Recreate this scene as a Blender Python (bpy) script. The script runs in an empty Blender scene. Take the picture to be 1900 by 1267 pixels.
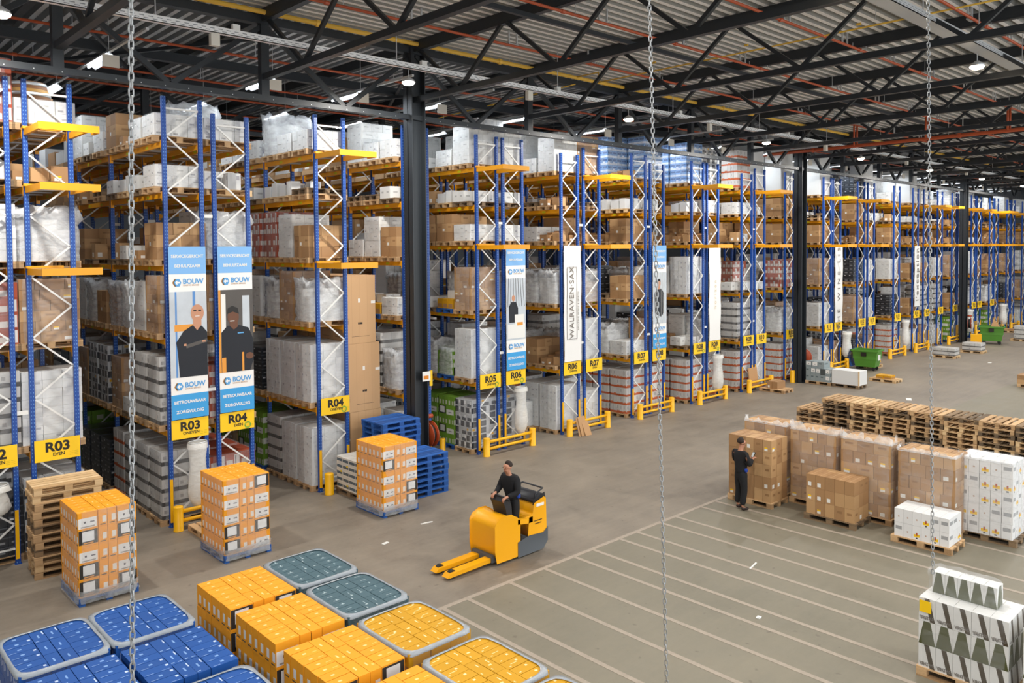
import bpy, math, random
from mathutils import Vector, Matrix
R = random.Random(7)
sc = bpy.context.scene
COL = sc.collection
PI = math.pi

# ---------------------------------------------------------------- camera
cam = bpy.data.cameras.new('camera')
cam.sensor_width = 36.0
cam.lens = 1480.14 / 1900 * 36.0
cam.shift_y = (512.45 - 633.5) / 1900
cam.clip_start = 0.1
cam.clip_end = 300
co = bpy.data.objects.new('camera', cam)
COL.objects.link(co)
YAW, PITCH, ROLL, CH = .7513, .0329, -.0074, 6.25
_w = Vector((math.sin(YAW) * math.cos(PITCH), math.cos(YAW) * math.cos(PITCH), -math.sin(PITCH)))
_r0 = Vector((math.cos(YAW), -math.sin(YAW), 0))
_u0 = _r0.cross(_w)
_r = _r0 * math.cos(ROLL) + _u0 * math.sin(ROLL)
_u = -_r0 * math.sin(ROLL) + _u0 * math.cos(ROLL)
co.matrix_world = Matrix(((_r.x, _u.x, -_w.x, 0), (_r.y, _u.y, -_w.y, 0), (_r.z, _u.z, -_w.z, CH), (0, 0, 0, 1)))
sc.camera = co

# ---------------------------------------------------------------- world, exposure
wd = bpy.data.worlds.new('daylight')
sc.world = wd
wd.use_nodes = True
wd.node_tree.nodes['Background'].inputs[0].default_value = (0.93, 0.97, 1.0, 1)
wd.node_tree.nodes['Background'].inputs[1].default_value = 2.2
sc.view_settings.view_transform = 'Standard'
sc.view_settings.look = 'None'
sc.view_settings.gamma = 1
sc.view_settings.exposure = 0.0
sc.cycles.max_bounces = 6
sc.cycles.diffuse_bounces = 4
sc.cycles.glossy_bounces = 3
sc.cycles.transparent_max_bounces = 14
sc.cycles.caustics_reflective = False
sc.cycles.caustics_refractive = False

LAMP_ROWS = [(16.0, 10.35, 11.54, 8.5, -2, 7), (6.2, 10.4, 20.5, 8.5, -3, 6), (-3.5, 10.4, 16.0, 8.5, -2, 5)]  # last row is unseen, added behind the camera to light the front hall
def area(name, loc, sx, sy, power, col, rot=(0, 0, 0), parent=None, spread=PI):
    l = bpy.data.lights.new(name, 'AREA')
    l.shape = 'RECTANGLE'
    l.size, l.size_y = sx, sy
    l.energy = power
    l.color = col
    l.spread = spread
    o = bpy.data.objects.new(name, l)
    COL.objects.link(o)
    o.location = loc
    o.rotation_euler = rot
    if parent: o.parent = parent
    return o

# ---------------------------------------------------------------- helpers
def c(h, a=1):
    h = h.lstrip('#')
    f = lambda s: (int(s, 16) / 255 / 12.92) if int(s, 16) / 255 <= .04045 else ((int(s, 16) / 255 + .055) / 1.055) ** 2.4
    return (f(h[0:2]), f(h[2:4]), f(h[4:6]), a)

class NT:
    def __init__(s, name):
        s.m = bpy.data.materials.new(name)
        s.m.use_nodes = True
        s.t = s.m.node_tree
        s.b = s.t.nodes['Principled BSDF']
        s.out = s.t.nodes['Material Output']
    def n(s, ty, **kw):
        x = s.t.nodes.new(ty)
        for k, v in kw.items():
            if k.startswith('i_'):
                key = k[2:]
                key = int(key) if key.isdigit() else key.replace('_', ' ')
                s.put(x.inputs[key], v)
            else: setattr(x, k, v)
        return x
    def put(s, sock, v):
        if isinstance(v, bpy.types.NodeSocket): s.t.links.new(v, sock)
        else: sock.default_value = v
    def math(s, op, a, b=None, cl=False):
        x = s.t.nodes.new('ShaderNodeMath')
        x.operation = op
        x.use_clamp = cl
        s.put(x.inputs[0], a)
        if b is not None: s.put(x.inputs[1], b)
        return x.outputs[0]
    def mix(s, f, a, b, mode='MIX'):
        x = s.t.nodes.new('ShaderNodeMix')
        x.data_type = 'RGBA'
        x.blend_type = mode
        s.put(x.inputs[0], f)
        s.put(x.inputs[6], a)
        s.put(x.inputs[7], b)
        return x.outputs[2]
    def set(s, **kw):
        for k, v in kw.items(): s.put(s.b.inputs[k.replace('_', ' ')], v)
    def coord(s, which='Object'):
        return s.t.nodes.new('ShaderNodeTexCoord').outputs[which]
    def noise(s, vec, scale, detail=3, rough=.5, dist=0, sx=None):
        if sx:
            mp = s.n('ShaderNodeMapping')
            s.put(mp.inputs[0], vec)
            mp.inputs[3].default_value = sx
            vec = mp.outputs[0]
        x = s.n('ShaderNodeTexNoise')
        s.put(x.inputs['Vector'], vec)
        x.inputs['Scale'].default_value = scale
        x.inputs['Detail'].default_value = detail
        x.inputs['Roughness'].default_value = rough
        x.inputs['Distortion'].default_value = dist
        return x.outputs['Fac']
    def ramp(s, f, stops):
        x = s.n('ShaderNodeValToRGB')
        s.put(x.inputs[0], f)
        e = x.color_ramp.elements
        e[0].position, e[0].color = stops[0]
        e[1].position, e[1].color = stops[-1]
        for p, cc in stops[1:-1]:
            q = e.new(p)
            q.color = cc
        return x.outputs[0]
    def step(s, v, lo, hi):   # smooth 0..1
        x = s.n('ShaderNodeMapRange')
        s.put(x.inputs[0], v)
        x.inputs[1].default_value = lo
        x.inputs[2].default_value = hi
        return x.outputs[0]
    def bump(s, h, strength, dist=.01, to='Normal'):
        x = s.n('ShaderNodeBump')
        x.inputs['Strength'].default_value = strength
        x.inputs['Distance'].default_value = dist
        s.put(x.inputs['Height'], h)
        s.t.links.new(x.outputs[0], s.b.inputs[to])
        return x.outputs[0]

def plain(name, col, rough=.5, metal=0, emit=None, est=0, var=0.0, vs=6, bump=0):
    t = NT(name)
    base = c(col) if isinstance(col, str) else col
    if var:
        f = t.noise(t.coord(), vs, 4, .6)
        k = t.math('ADD', t.math('MULTIPLY', f, 2 * var), 1 - var)
        x = t.n('ShaderNodeMix', data_type='RGBA', blend_type='MULTIPLY')
        x.inputs[0].default_value = 1
        x.inputs[6].default_value = base
        t.t.links.new(k, x.inputs[7])
        t.set(Base_Color=x.outputs[2])
        if bump: t.bump(f, bump)
    else: t.set(Base_Color=base)
    t.set(Roughness=rough, Metallic=metal)
    if emit:
        t.set(Emission_Color=c(emit), Emission_Strength=est)
    return t.m

def cmat(name, base, patches=(), jit=.12, rough=.65, coat=0.0, tape=None, alt=None):
    """printed carton: per-box variation and printed panels laid out on every face"""
    t = NT(name)
    uv = t.n('ShaderNodeSeparateXYZ')
    t.t.links.new(t.coord('UV'), uv.inputs[0])
    U, V = uv.outputs[0], uv.outputs[1]
    at = t.n('ShaderNodeAttribute', attribute_name='bx')
    sp = t.n('ShaderNodeSeparateXYZ')
    t.t.links.new(at.outputs['Vector'], sp.inputs[0])
    RN, K, R2 = sp.outputs
    col = c(base)
    if alt:
        col = t.mix(t.math('GREATER_THAN', R2, alt[1]), col, c(alt[0]))
    fr = lambda v: v
    for kind, lo, hi, rect, pc in patches:
        u0, v0, u1, v1 = rect
        m = t.math('MULTIPLY', t.math('GREATER_THAN', U, u0), t.math('LESS_THAN', U, u1))
        m = t.math('MULTIPLY', m, t.math('GREATER_THAN', V, v0))
        m = t.math('MULTIPLY', m, t.math('LESS_THAN', V, v1))
        if kind == 1: m = t.math('MULTIPLY', m, t.math('LESS_THAN', K, 1.5))
        elif kind == 2: m = t.math('MULTIPLY', m, t.math('COMPARE', K, 2.0))
        elif kind == 3: m = t.math('MULTIPLY', m, t.math('GREATER_THAN', K, 2.5))
        elif kind == 4: m = t.math('MULTIPLY', m, t.math('GREATER_THAN', K, 1.5))
        if lo > 0: m = t.math('MULTIPLY', m, t.math('GREATER_THAN', RN, lo))
        if hi < 1: m = t.math('MULTIPLY', m, t.math('LESS_THAN', RN, hi))
        col = t.mix(m, col, c(pc))
    k = t.math('ADD', t.math('MULTIPLY', R2, jit), 1 - jit * .6)
    col = t.mix(1.0, col, k, 'MULTIPLY')
    t.set(Base_Color=col, Roughness=rough)
    if coat:
        h = t.noise(t.coord(), 5, 4, .65, 1.0, (1, 1, 3))
        t.set(Coat_Weight=coat, Coat_Roughness=.16)
        t.bump(h, .9, .02, 'Coat Normal')
    return t.m

def fixcompare(m):
    for n in m.node_tree.nodes:
        if n.type == 'MATH' and n.operation == 'COMPARE': n.inputs[2].default_value = .3

class MB:
    def __init__(s): s.v, s.f, s.uv, s.mi, s.at = [], [], [], [], []
    def box(s, x0, y0, z0, x1, y1, z1, m=0, r=None, M=None, skip=()):
        b = len(s.v)
        P = [(x0, y0, z0), (x1, y0, z0), (x1, y1, z0), (x0, y1, z0), (x0, y0, z1), (x1, y0, z1), (x1, y1, z1), (x0, y1, z1)]
        if M is not None: P = [tuple(M @ Vector(p)) for p in P]
        s.v += P
        wx, wy = abs(x1 - x0), abs(y1 - y0)
        kx, ky = (3, 2) if wy >= wx else (2, 3)
        if abs(wx - wy) < .02: kx = ky = 3
        if r is None: r = (R.random(), R.random())
        for i, (q, k) in enumerate((((0, 3, 2, 1), 0), ((4, 5, 6, 7), 1), ((0, 1, 5, 4), ky), ((1, 2, 6, 5), kx), ((2, 3, 7, 6), ky), ((3, 0, 4, 7), kx))):
            if i in skip: continue
            s.f.append(tuple(b + j for j in q))
            s.uv += [(0, 0), (1, 0), (1, 1), (0, 1)]
            s.mi.append(m)
            s.at.append((r[0], k, r[1]))
        return s
    def bar(s, p0, p1, w, h=None, m=0, up=(0, 0, 1)):
        h = h or w
        p0, p1 = Vector(p0), Vector(p1)
        d = p1 - p0
        L = d.length
        z = d.normalized()
        x = Vector(up).cross(z)
        if x.length < 1e-3: x = Vector((1, 0, 0))
        x.normalize()
        y = z.cross(x)
        M = Matrix(((x.x, y.x, z.x, p0.x), (x.y, y.y, z.y, p0.y), (x.z, y.z, z.z, p0.z), (0, 0, 0, 1)))
        return s.box(-w / 2, -h / 2, 0, w / 2, h / 2, L, m, M=M)
    def ring(s, pts):
        b = len(s.v)
        s.v += [tuple(p) for p in pts]
        return b
    def quadstrip(s, b0, b1, n, m=0, closed=True):
        for i in range(n if closed else n - 1):
            j = (i + 1) % n
            s.f.append((b0 + i, b0 + j, b1 + j, b1 + i))
            s.uv += [(i / n, 0), ((i + 1) / n, 0), ((i + 1) / n, 1), (i / n, 1)]
            s.mi.append(m)
            s.at.append((.5, 2, .5))
    def poly(s, idx, m=0):
        s.f.append(tuple(idx))
        s.uv += [(.5, .5)] * len(idx)
        s.mi.append(m)
        s.at.append((.5, 1, .5))
    def face(s, pts, m=0):
        b = s.ring(pts)
        s.poly(range(b, b + len(pts)), m)
        return s
    def tube(s, pts, r, n=8, m=0, cap=True):
        pts = [Vector(p) for p in pts]
        rs = r if isinstance(r, (list, tuple)) else [r] * len(pts)
        prev = None
        first = None
        ref = None
        for i, p in enumerate(pts):
            d = (pts[min(i + 1, len(pts) - 1)] - pts[max(i - 1, 0)]).normalized()
            if ref is None:
                ref = d.orthogonal().normalized()
            ref = (ref - d * ref.dot(d)).normalized()
            q = d.cross(ref)
            b = s.ring([p + (ref * math.cos(2 * PI * k / n) + q * math.sin(2 * PI * k / n)) * rs[i] for k in range(n)])
            if prev is not None: s.quadstrip(prev, b, n, m)
            else: first = b
            prev = b
        if cap:
            s.poly([first + k for k in reversed(range(n))], m)
            s.poly([prev + k for k in range(n)], m)
        return s
    def cyl(s, x, y, z0, z1, r, n=20, m=0):
        return s.tube([(x, y, z0), (x, y, z1)], r, n, m)
    def lathe(s, prof, n=20, M=None, m=0, cap=True):
        prev = None
        for i, (r, z) in enumerate(prof):
            P = [Vector((r * math.cos(2 * PI * k / n), r * math.sin(2 * PI * k / n), z)) for k in range(n)]
            if M is not None: P = [M @ p for p in P]
            b = s.ring(P)
            if prev is not None: s.quadstrip(prev, b, n, m)
            elif cap: s.poly([b + k for k in reversed(range(n))], m)
            prev = b
        if cap: s.poly([prev + k for k in range(n)], m)
        return s
    def extrude(s, pts2, y0, y1, m=0):
        """outline in XZ, extruded along Y"""
        a = s.ring([(x, y0, z) for x, z in pts2])
        b = s.ring([(x, y1, z) for x, z in pts2])
        n = len(pts2)
        s.quadstrip(a, b, n, m)
        s.poly([a + k for k in range(n)], m)
        s.poly([b + k for k in reversed(range(n))], m)
        return s
    def mesh(s, name, mats, smooth=False):
        me = bpy.data.meshes.new(name)
        me.from_pydata(s.v, [], s.f)
        uv = me.uv_layers.new(name='UVMap')
        flat = [x for p in s.uv for x in p]
        uv.data.foreach_set('uv', flat)
        a = me.attributes.new('bx', 'FLOAT_VECTOR', 'FACE')
        a.data.foreach_set('vector', [x for p in s.at for x in p])
        for mm in (mats if isinstance(mats, (list, tuple)) else [mats]): me.materials.append(mm)
        me.polygons.foreach_set('material_index', s.mi)
        if smooth: me.polygons.foreach_set('use_smooth', [True] * len(s.f))
        me.update()
        return me

def link(name, me, parent=None, loc=(0, 0, 0), rz=0.0, **props):
    o = bpy.data.objects.new(name, me)
    COL.objects.link(o)
    o.location = loc
    if rz: o.rotation_euler = (0, 0, rz)
    if parent: o.parent = parent
    for k, v in props.items(): o[k] = v
    return o
def thing(name, label, cat, loc=(0, 0, 0), rz=0.0, group=None):
    o = link(name, None, None, loc, rz, label=label, category=cat)
    if group: o['group'] = group
    return o
def solid(name, me, label, cat, loc=(0, 0, 0), rz=0.0, group=None):
    o = link(name, me, None, loc, rz, label=label, category=cat)
    if group: o['group'] = group
    return o
def struct(name, me, loc=(0, 0, 0)):
    return link(name, me, None, loc, 0, kind='structure')
TXT = {}
def text(s, size, mat, parent, loc, rot=(PI / 2, 0, 0), bold=0.0, name='lettering', ax='CENTER', sx=1.0, space=1.0):
    cu = bpy.data.curves.new(name, 'FONT')
    cu.body = s
    cu.size = size
    cu.align_x = ax
    cu.align_y = 'CENTER'
    cu.offset = bold * size
    cu.extrude = .001
    cu.space_character = space
    cu.resolution_u = 3
    cu.materials.append(mat)
    key = (s, size, bold, ax, space, mat.name)
    if key not in TXT:
        tmp = bpy.data.objects.new('tmp', cu)
        COL.objects.link(tmp)
        TXT[key] = bpy.data.meshes.new_from_object(tmp.evaluated_get(bpy.context.evaluated_depsgraph_get()))
        bpy.data.objects.remove(tmp)
        if not TXT[key].materials: TXT[key].materials.append(mat)
    o = bpy.data.objects.new(name, TXT[key])
    COL.objects.link(o)
    o.location = loc
    o.rotation_euler = rot
    o.scale = (sx, 1, 1)
    if parent: o.parent = parent
    return o
ORD = ['first', 'second', 'third', 'fourth', 'fifth', 'sixth', 'seventh', 'eighth', 'ninth', 'tenth', 'eleventh', 'twelfth', 'thirteenth', 'fourteenth']

# ---------------------------------------------------------------- materials
m_blue = NT('rack_blue_steel')
_z = m_blue.n('ShaderNodeSeparateXYZ')
m_blue.t.links.new(m_blue.coord(), _z.inputs[0])
_fr = m_blue.math('FRACT', m_blue.math('MULTIPLY', _z.outputs[2], 13.0))
_hole = m_blue.math('MULTIPLY', m_blue.math('GREATER_THAN', _fr, .35), m_blue.math('LESS_THAN', _fr, .72))
_ax = m_blue.math('ABSOLUTE', _z.outputs[0])
_hole = m_blue.math('MULTIPLY', _hole, m_blue.math('MULTIPLY', m_blue.math('GREATER_THAN', _ax, .016), m_blue.math('LESS_THAN', _ax, .030)))
m_blue.set(Base_Color=m_blue.mix(_hole, c('#13479a'), c('#6c97cf')), Roughness=.38)
M_BLUE = m_blue.m
M_BLUE2 = plain('blue_paint', '#174f9f', .4)
M_BEAM = plain('orange_yellow_beam', '#eda312', .42, var=.08)
M_YEL = plain('safety_yellow', '#f6b80c', .38, var=.05)
M_SIGN = plain('sign_yellow', '#ffcf12', .45)
M_BLACK = plain('black_print', '#17130f', .5)
M_GALV = plain('galvanised_steel', '#c9ccce', .35, .35)
M_SILVER = plain('brace_steel', '#e4e4e2', .4)
M_STEEL = plain('dark_steel_paint', '#262b30', .45, var=.1)
M_WHITE = plain('white_paint', '#e9e9e6', .5)
M_TRAY = plain('perforated_tray_steel', '#f3f4f4', .4)
M_RED = plain('sprinkler_red_pipe', '#b5512b', .45)
M_GAS = plain('gas_pipe_yellow', '#efc04a', .45)
M_STICK = plain('lime_sticker', '#cfd21a', .5)

def floor_mat():
    t = NT('concrete_floor')
    co_ = t.coord('Object')
    big = t.noise(co_, .22, 6, .6)
    mid = t.noise(co_, 1.1, 6, .65, .6)
    fine = t.noise(co_, 9, 5, .7)
    strk = t.noise(co_, 1.3, 5, .7, .3, (.25, 2.6, 1))
    f = t.math('ADD', t.math('MULTIPLY', big, .42), t.math('MULTIPLY', mid, .3))
    f = t.math('ADD', f, t.math('ADD', t.math('MULTIPLY', fine, .14), t.math('MULTIPLY', strk, .2)))
    col = t.ramp(f, [(.32, c('#5c544b')), (.5, c('#7f766a')), (.7, c('#958a7b'))])
    xyz = t.n('ShaderNodeSeparateXYZ')
    t.t.links.new(co_, xyz.inputs[0])
    zone = t.math('MULTIPLY', t.step(xyz.outputs[1], 10.95, 10.85), t.step(xyz.outputs[0], 7.2, 7.4))
    green = t.mix(t.math('MULTIPLY', zone, .5), col, c('#74725f'))
    spots = t.step(t.noise(co_, 6.5, 2, .4), .70, .76)
    col = t.mix(t.math('MULTIPLY', spots, .45), green, c('#5a4f45'))
    t.set(Base_Color=col, Roughness=t.math('ADD', t.math('MULTIPLY', mid, .3), .38))
    t.bump(fine, .12, .004)
    return t.m
M_FLOOR = floor_mat()

def wood(name, a, b):
    t = NT(name)
    at = t.n('ShaderNodeAttribute', attribute_name='bx')
    sp = t.n('ShaderNodeSeparateXYZ')
    t.t.links.new(at.outputs['Vector'], sp.inputs[0])
    g = t.noise(t.coord('Object'), 9, 4, .6, 1.5, (.6, 4, 6))
    f = t.math('ADD', t.math('MULTIPLY', sp.outputs[0], .6), t.math('MULTIPLY', g, .5))
    t.set(Base_Color=t.ramp(f, [(.15, c(a)), (.85, c(b))]), Roughness=.75)
    return t.m
M_WOOD = wood('pallet_wood', '#8a6a48', '#d6b184')
M_WOODN = wood('fresh_pallet_wood', '#b58f60', '#e6c79a')
M_WOODD = wood('weathered_pallet_wood', '#4c4034', '#93795a')
M_PBLUE = wood('blue_pallet_paint', '#143f7c', '#2560b0')

def wrap_mat(name, base, lo, hi, tint=(.8, .82, .84, 1), amt=.2):
    t = NT(name)
    co_ = t.coord('Object')
    n1 = t.noise(co_, 2.2, 5, .65, 1.6, (1, 1, 2.6))
    n2 = t.noise(co_, 9, 4, .7, 2.0, (1, 1, .5))
    t.set(Base_Color=tint, Roughness=.2, IOR=1.45)
    t.set(Specular_IOR_Level=.8)
    t.bump(t.math('ADD', n1, t.math('MULTIPLY', n2, .25)), .55, .03)
    f = t.math('ADD', base, t.math('MULTIPLY', t.step(n1, lo, hi), amt))
    tr = t.n('ShaderNodeBsdfTransparent')
    mx = t.n('ShaderNodeMixShader')
    t.t.links.new(f, mx.inputs[0])
    t.t.links.new(tr.outputs[0], mx.inputs[1])
    t.t.links.new(t.b.outputs[0], mx.inputs[2])
    t.t.links.new(mx.outputs[0], t.out.inputs[0])
    return t.m
M_WRAP = wrap_mat('stretch_film', .12, .45, .75, amt=.18)
M_WRAPM = wrap_mat('crumpled_film', .34, .4, .7, amt=.35)
M_WRAPT = wrap_mat('gathered_film_band', .3, .35, .65, (.58, .61, .64, 1), .3)
M_BAG = wrap_mat('translucent_bag', .6, .3, .7, (.85, .84, .8, 1))

# carton prints ---------------------------------------------------
W_, DK, GR = '#e6e6e3', '#2c2b2b', '#b9b9b6'
C_WHITE = cmat('white_cartons', '#e3e3e0', [(4, 0, .5, (.3, .45, .7, .6), '#b8b8b6'), (4, .5, .8, (.12, .15, .4, .3), '#a5a5a6'), (1, 0, 1, (0, .47, 1, .53), '#d5d1c6')])
C_WPLAIN = cmat('plain_white_cartons', '#dfe0df', [(4, .8, 1, (.65, .6, .9, .85), '#aaaab0')], .1)
C_BROWN = cmat('brown_cartons', '#ad855b', [(1, 0, 1, (0, .46, 1, .54), '#c6a179'), (4, .3, .62, (.25, .5, .75, .68), '#9a744d'), (4, .72, 1, (.18, .12, .55, .42), '#eceae4'), (4, .86, 1, (.18, .3, .55, .42), '#f2c30e')], .22, alt=('#ba9468', .6))
C_KRAFT = cmat('kraft_box', '#c8a075', [(4, 0, 1, (.45, .60, .52, .66), '#e8e6e0'), (4, 0, 1, (.86, .58, 1, .62), '#e8e6e0'), (4, 0, 1, (.44, .28, .58, .31), '#33281d'), (4, 0, 1, (.24, .1, .8, .105), '#4a3a2a'), (4, 0, 1, (.49, .0, .495, 1), '#b48c62'), (4, 0, 1, (.25, .0, .255, 1), '#b48c62'), (4, 0, 1, (.74, .0, .745, 1), '#b48c62')], .05)
C_GREY = cmat('grey_banded_cartons', '#c7c5c1', [(4, 0, 1, (0, .0, 1, .3), '#4b4845'), (4, .5, 1, (.1, .45, .3, .7), '#9d9a97')], .1, coat=.3)
C_ORANGE = cmat('orange_printed_cartons', '#f4a116', [
    (1, 0, 1, (.36, .4, .5, .6), '#fbd28a'), (1, .5, 1, (.7, .3, .9, .4), '#fcc566'),
    (3, 0, .5, (.02, .1, .98, .94), '#2d2926'), (3, 0, .5, (.2, .28, .8, .86), '#e9e9ea'), (3, 0, .5, (.25, .14, .75, .2), '#f0a030'),
    (3, .5, 1, (.03, .06, .95, .66), '#e6e4e2'), (3, .5, 1, (.3, .34, .4, .46), '#54505a'), (3, .5, 1, (.62, .36, .84, .44), '#6a6670'), (3, .5, 1, (.15, .1, .85, .17), '#9a9490'),
    (2, 0, 1, (.45, .22, .9, .6), '#e8e2da'), (2, 0, 1, (.2, .07, .8, .13), '#5a4a38')], .08)
C_YELLOW = cmat('golden_printed_cartons', '#cf9806', [(1, 0, .6, (.3, .45, .62, .52), '#f2dfa0'), (1, .3, 1, (.62, .6, .72, .8), '#f0e2b0'), (1, 0, 1, (.15, .2, .24, .3), '#e9d8a0'), (4, 0, 1, (.1, .1, .9, .5), '#a87c50')], .08)
C_BLUE = cmat('blue_printed_cartons', '#0c4e9c', [(1, 0, .7, (.42, .38, .55, .62), '#7fa6dc'), (1, .2, 1, (.1, .1, .35, .14), '#9dbbe4'), (1, .4, 1, (.85, .6, .95, .85), '#c4d4ee'), (1, .6, 1, (.6, .08, .9, .12), '#8fb0de'), (4, .3, 1, (.15, .3, .3, .7), '#b9c8e0'), (4, 0, 1, (.6, .4, .75, .6), '#cdd8ea')], .12)
C_SLATE = cmat('slate_printed_cartons', '#46626c', [(1, 0, .6, (.35, .46, .62, .52), '#b4c4c8'), (1, .3, 1, (.5, .52, .56, .8), '#a8bcc2'), (1, .5, 1, (.1, .2, .2, .3), '#c0ccd0'), (4, 0, 1, (.2, .3, .7, .6), '#6d858d')], .1)
C_GREEN = cmat('green_printed_cartons', '#6f9a2e', [
    (3, 0, .4, (.05, .08, .95, .95), '#23251f'), (3, 0, .4, (.2, .2, .8, .86), '#e6e8e6'), (3, .4, 1, (.03, .05, .97, .6), '#dfe1dc'), (3, .4, 1, (.3, .25, .7, .35), '#8a8a88'),
    (2, 0, 1, (.35, .1, .85, .55), '#c8cdb6')], .15)
C_REDW = cmat('white_and_red_cartons', '#d3d1ce', [(4, 0, 1, (0, 0, 1, .22), '#c2613a'), (4, .3, 1, (.1, .2, .9, .3), '#cf7d55'), (4, 0, 1, (.48, .25, .52, 1), '#aeacab'), (4, .2, .7, (.15, .5, .4, .85), '#b3b2b3')], .15)
C_REDB = cmat('red_brown_cartons', '#a4492e', [(4, 0, 1, (.05, .1, .5, .5), '#d8cfc8'), (4, 0, .5, (.6, .1, .95, .9), '#ddd8d4'), (4, 0, .5, (.66, .15, .72, .8), '#3a3431')], .2)
C_WATER = cmat('blue_water_packs', '#7fa9dc', [(4, 0, 1, (0, .0, 1, .3), '#dfe8f4'), (4, 0, 1, (.1, .55, .9, .8), '#4c6da0'), (4, .4, 1, (.1, .3, .5, .45), '#eef3fb'), (1, 0, 1, (.2, .2, .8, .8), '#b8cdec')], .25, .35, .5)
C_DARKP = cmat('black_drink_packs', '#2b2e33', [(4, 0, 1, (0, .84, 1, 1), '#4a4e55'), (4, .4, 1, (.2, .3, .8, .5), '#8a8c90'), (4, 0, .4, (.1, .6, .4, .8), '#d8dade')], .3, .3, .5)
C_SILV = cmat('silver_black_cartons', '#c6c8ca', [(4, 0, .5, (0, .1, .6, .9), '#34363d'), (4, .5, 1, (.2, 0, .9, .5), '#3d4048'), (4, .2, .7, (.65, .4, .95, .85), '#f2f2f2'), (4, .8, 1, (.1, .6, .4, .9), '#f0b514')], .15, .4, .4)
C_BAND = cmat('white_cartons_with_slate_band', '#dddad2', [(4, 0, 1, (.04, .28, .96, .72), '#4f6270'), (4, .9, 1, (.6, .6, .9, .9), '#e8c814')], .08, .5, .5)
C_BOTT = cmat('white_cartons_gold_label', '#e4e4e4', [(4, 0, .55, (.18, .2, .84, .4), '#f2c414'), (4, 0, .55, (.42, .3, .6, .52), '#b4542f'), (4, 0, .55, (.4, .07, .62, .17), '#4a4a4a'), (4, .55, .8, (.42, .38, .58, .48), '#b99a86'), (4, .8, 1, (.14, .5, .86, .75), '#9fa0a2'), (1, 0, 1, (.45, 0, .5, 1), '#cfcfd0')], .06)
C_GREYWINE = cmat('grey_wine_cartons', '#8f9a9c', [(4, 0, .4, (.1, .35, .9, .9), '#ecebe8'), (4, 0, .4, (.4, .5, .6, .6), '#55504c'), (4, .75, 1, (.02, .02, .98, .98), '#454b4c'), (4, .4, .75, (.1, .6, .6, .8), '#5c696c')], .1)
C_OLIVE = NT('white_cartons_olive_slash')
def _olive():
    t = C_OLIVE
    uv = t.n('ShaderNodeSeparateXYZ')
    t.t.links.new(t.coord('UV'), uv.inputs[0])
    U, V = uv.outputs[0], uv.outputs[1]
    at = t.n('ShaderNodeAttribute', attribute_name='bx')
    sp = t.n('ShaderNodeSeparateXYZ')
    t.t.links.new(at.outputs['Vector'], sp.inputs[0])
    s_ = t.math('ADD', U, t.math('MULTIPLY', V, .35))
    A = t.math('MULTIPLY', t.math('GREATER_THAN', s_, .68), t.math('LESS_THAN', s_, .98))
    s2 = t.math('ADD', t.math('ABSOLUTE', t.math('SUBTRACT', U, .5)), t.math('MULTIPLY', V, .3))
    B = t.math('LESS_THAN', s2, .5)
    side = t.math('GREATER_THAN', sp.outputs[1], 1.5)
    isB = t.math('GREATER_THAN', sp.outputs[0], .7)
    col = t.mix(t.math('MULTIPLY', side, t.math('MULTIPLY', A, t.math('SUBTRACT', 1.0, isB))), c('#dcdcda'), c('#463b2a'))
    col = t.mix(t.math('MULTIPLY', side, t.math('MULTIPLY', B, isB)), col, c('#4c4f2a'))
    txt = t.math('MULTIPLY', t.math('LESS_THAN', V, .14), t.math('GREATER_THAN', V, .06))
    txt = t.math('MULTIPLY', txt, t.math('MULTIPLY', t.math('GREATER_THAN', U, .12), t.math('LESS_THAN', U, .6)))
    txt = t.math('MULTIPLY', txt, t.math('MULTIPLY', side, t.math('SUBTRACT', 1.0, isB)))
    txt = t.math('MULTIPLY', txt, t.math('GREATER_THAN', t.math('FRACT', t.math('MULTIPLY', U, 14)), .5))
    col = t.mix(txt, col, c('#4a4640'))
    t.set(Base_Color=col, Roughness=.5)
_olive()
C_OLIVE = C_OLIVE.m
for _m in bpy.data.materials: fixcompare(_m)

# ---------------------------------------------------------------- the building
BX0, BX1, BY0, BYM, BY1, DZ = -9.0, 86.0, -8.0, 17.9, 46.0, 11.95
b = MB()
b.face([(BX0, BY0, 0), (BX1, BY0, 0), (BX1, BY1, 0), (BX0, BY1, 0)])
struct('floor', b.mesh('floor', M_FLOOR))
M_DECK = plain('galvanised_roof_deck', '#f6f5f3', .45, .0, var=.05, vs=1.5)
M_WEB = plain('shade_toned_deck_web', '#98968f', .6)  # webs darkened in colour to stand for shade in the recesses
M_WEBB = plain('shade_toned_rear_web', '#868a8d', .6)  # rear webs, likewise toned down for recess shade
M_DECKB = plain('rear_roof_deck', '#c8cbce', .5, .0, var=.1, vs=1.5)  # darker grey than the front deck
b = MB()
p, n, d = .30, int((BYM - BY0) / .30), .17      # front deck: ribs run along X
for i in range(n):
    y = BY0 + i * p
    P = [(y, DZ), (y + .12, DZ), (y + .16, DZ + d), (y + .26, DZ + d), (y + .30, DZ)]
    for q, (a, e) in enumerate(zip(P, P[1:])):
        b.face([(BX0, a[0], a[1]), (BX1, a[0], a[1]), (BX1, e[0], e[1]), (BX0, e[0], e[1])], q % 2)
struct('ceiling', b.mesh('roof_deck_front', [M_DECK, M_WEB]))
b = MB()
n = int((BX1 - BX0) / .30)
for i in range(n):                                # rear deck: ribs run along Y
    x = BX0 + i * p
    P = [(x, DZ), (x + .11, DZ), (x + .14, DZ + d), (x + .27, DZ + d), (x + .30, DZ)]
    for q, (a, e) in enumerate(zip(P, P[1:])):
        b.face([(a[0], BYM, a[1]), (a[0], BY1, a[1]), (e[0], BY1, e[1]), (e[0], BYM, e[1])], q % 2)
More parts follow.
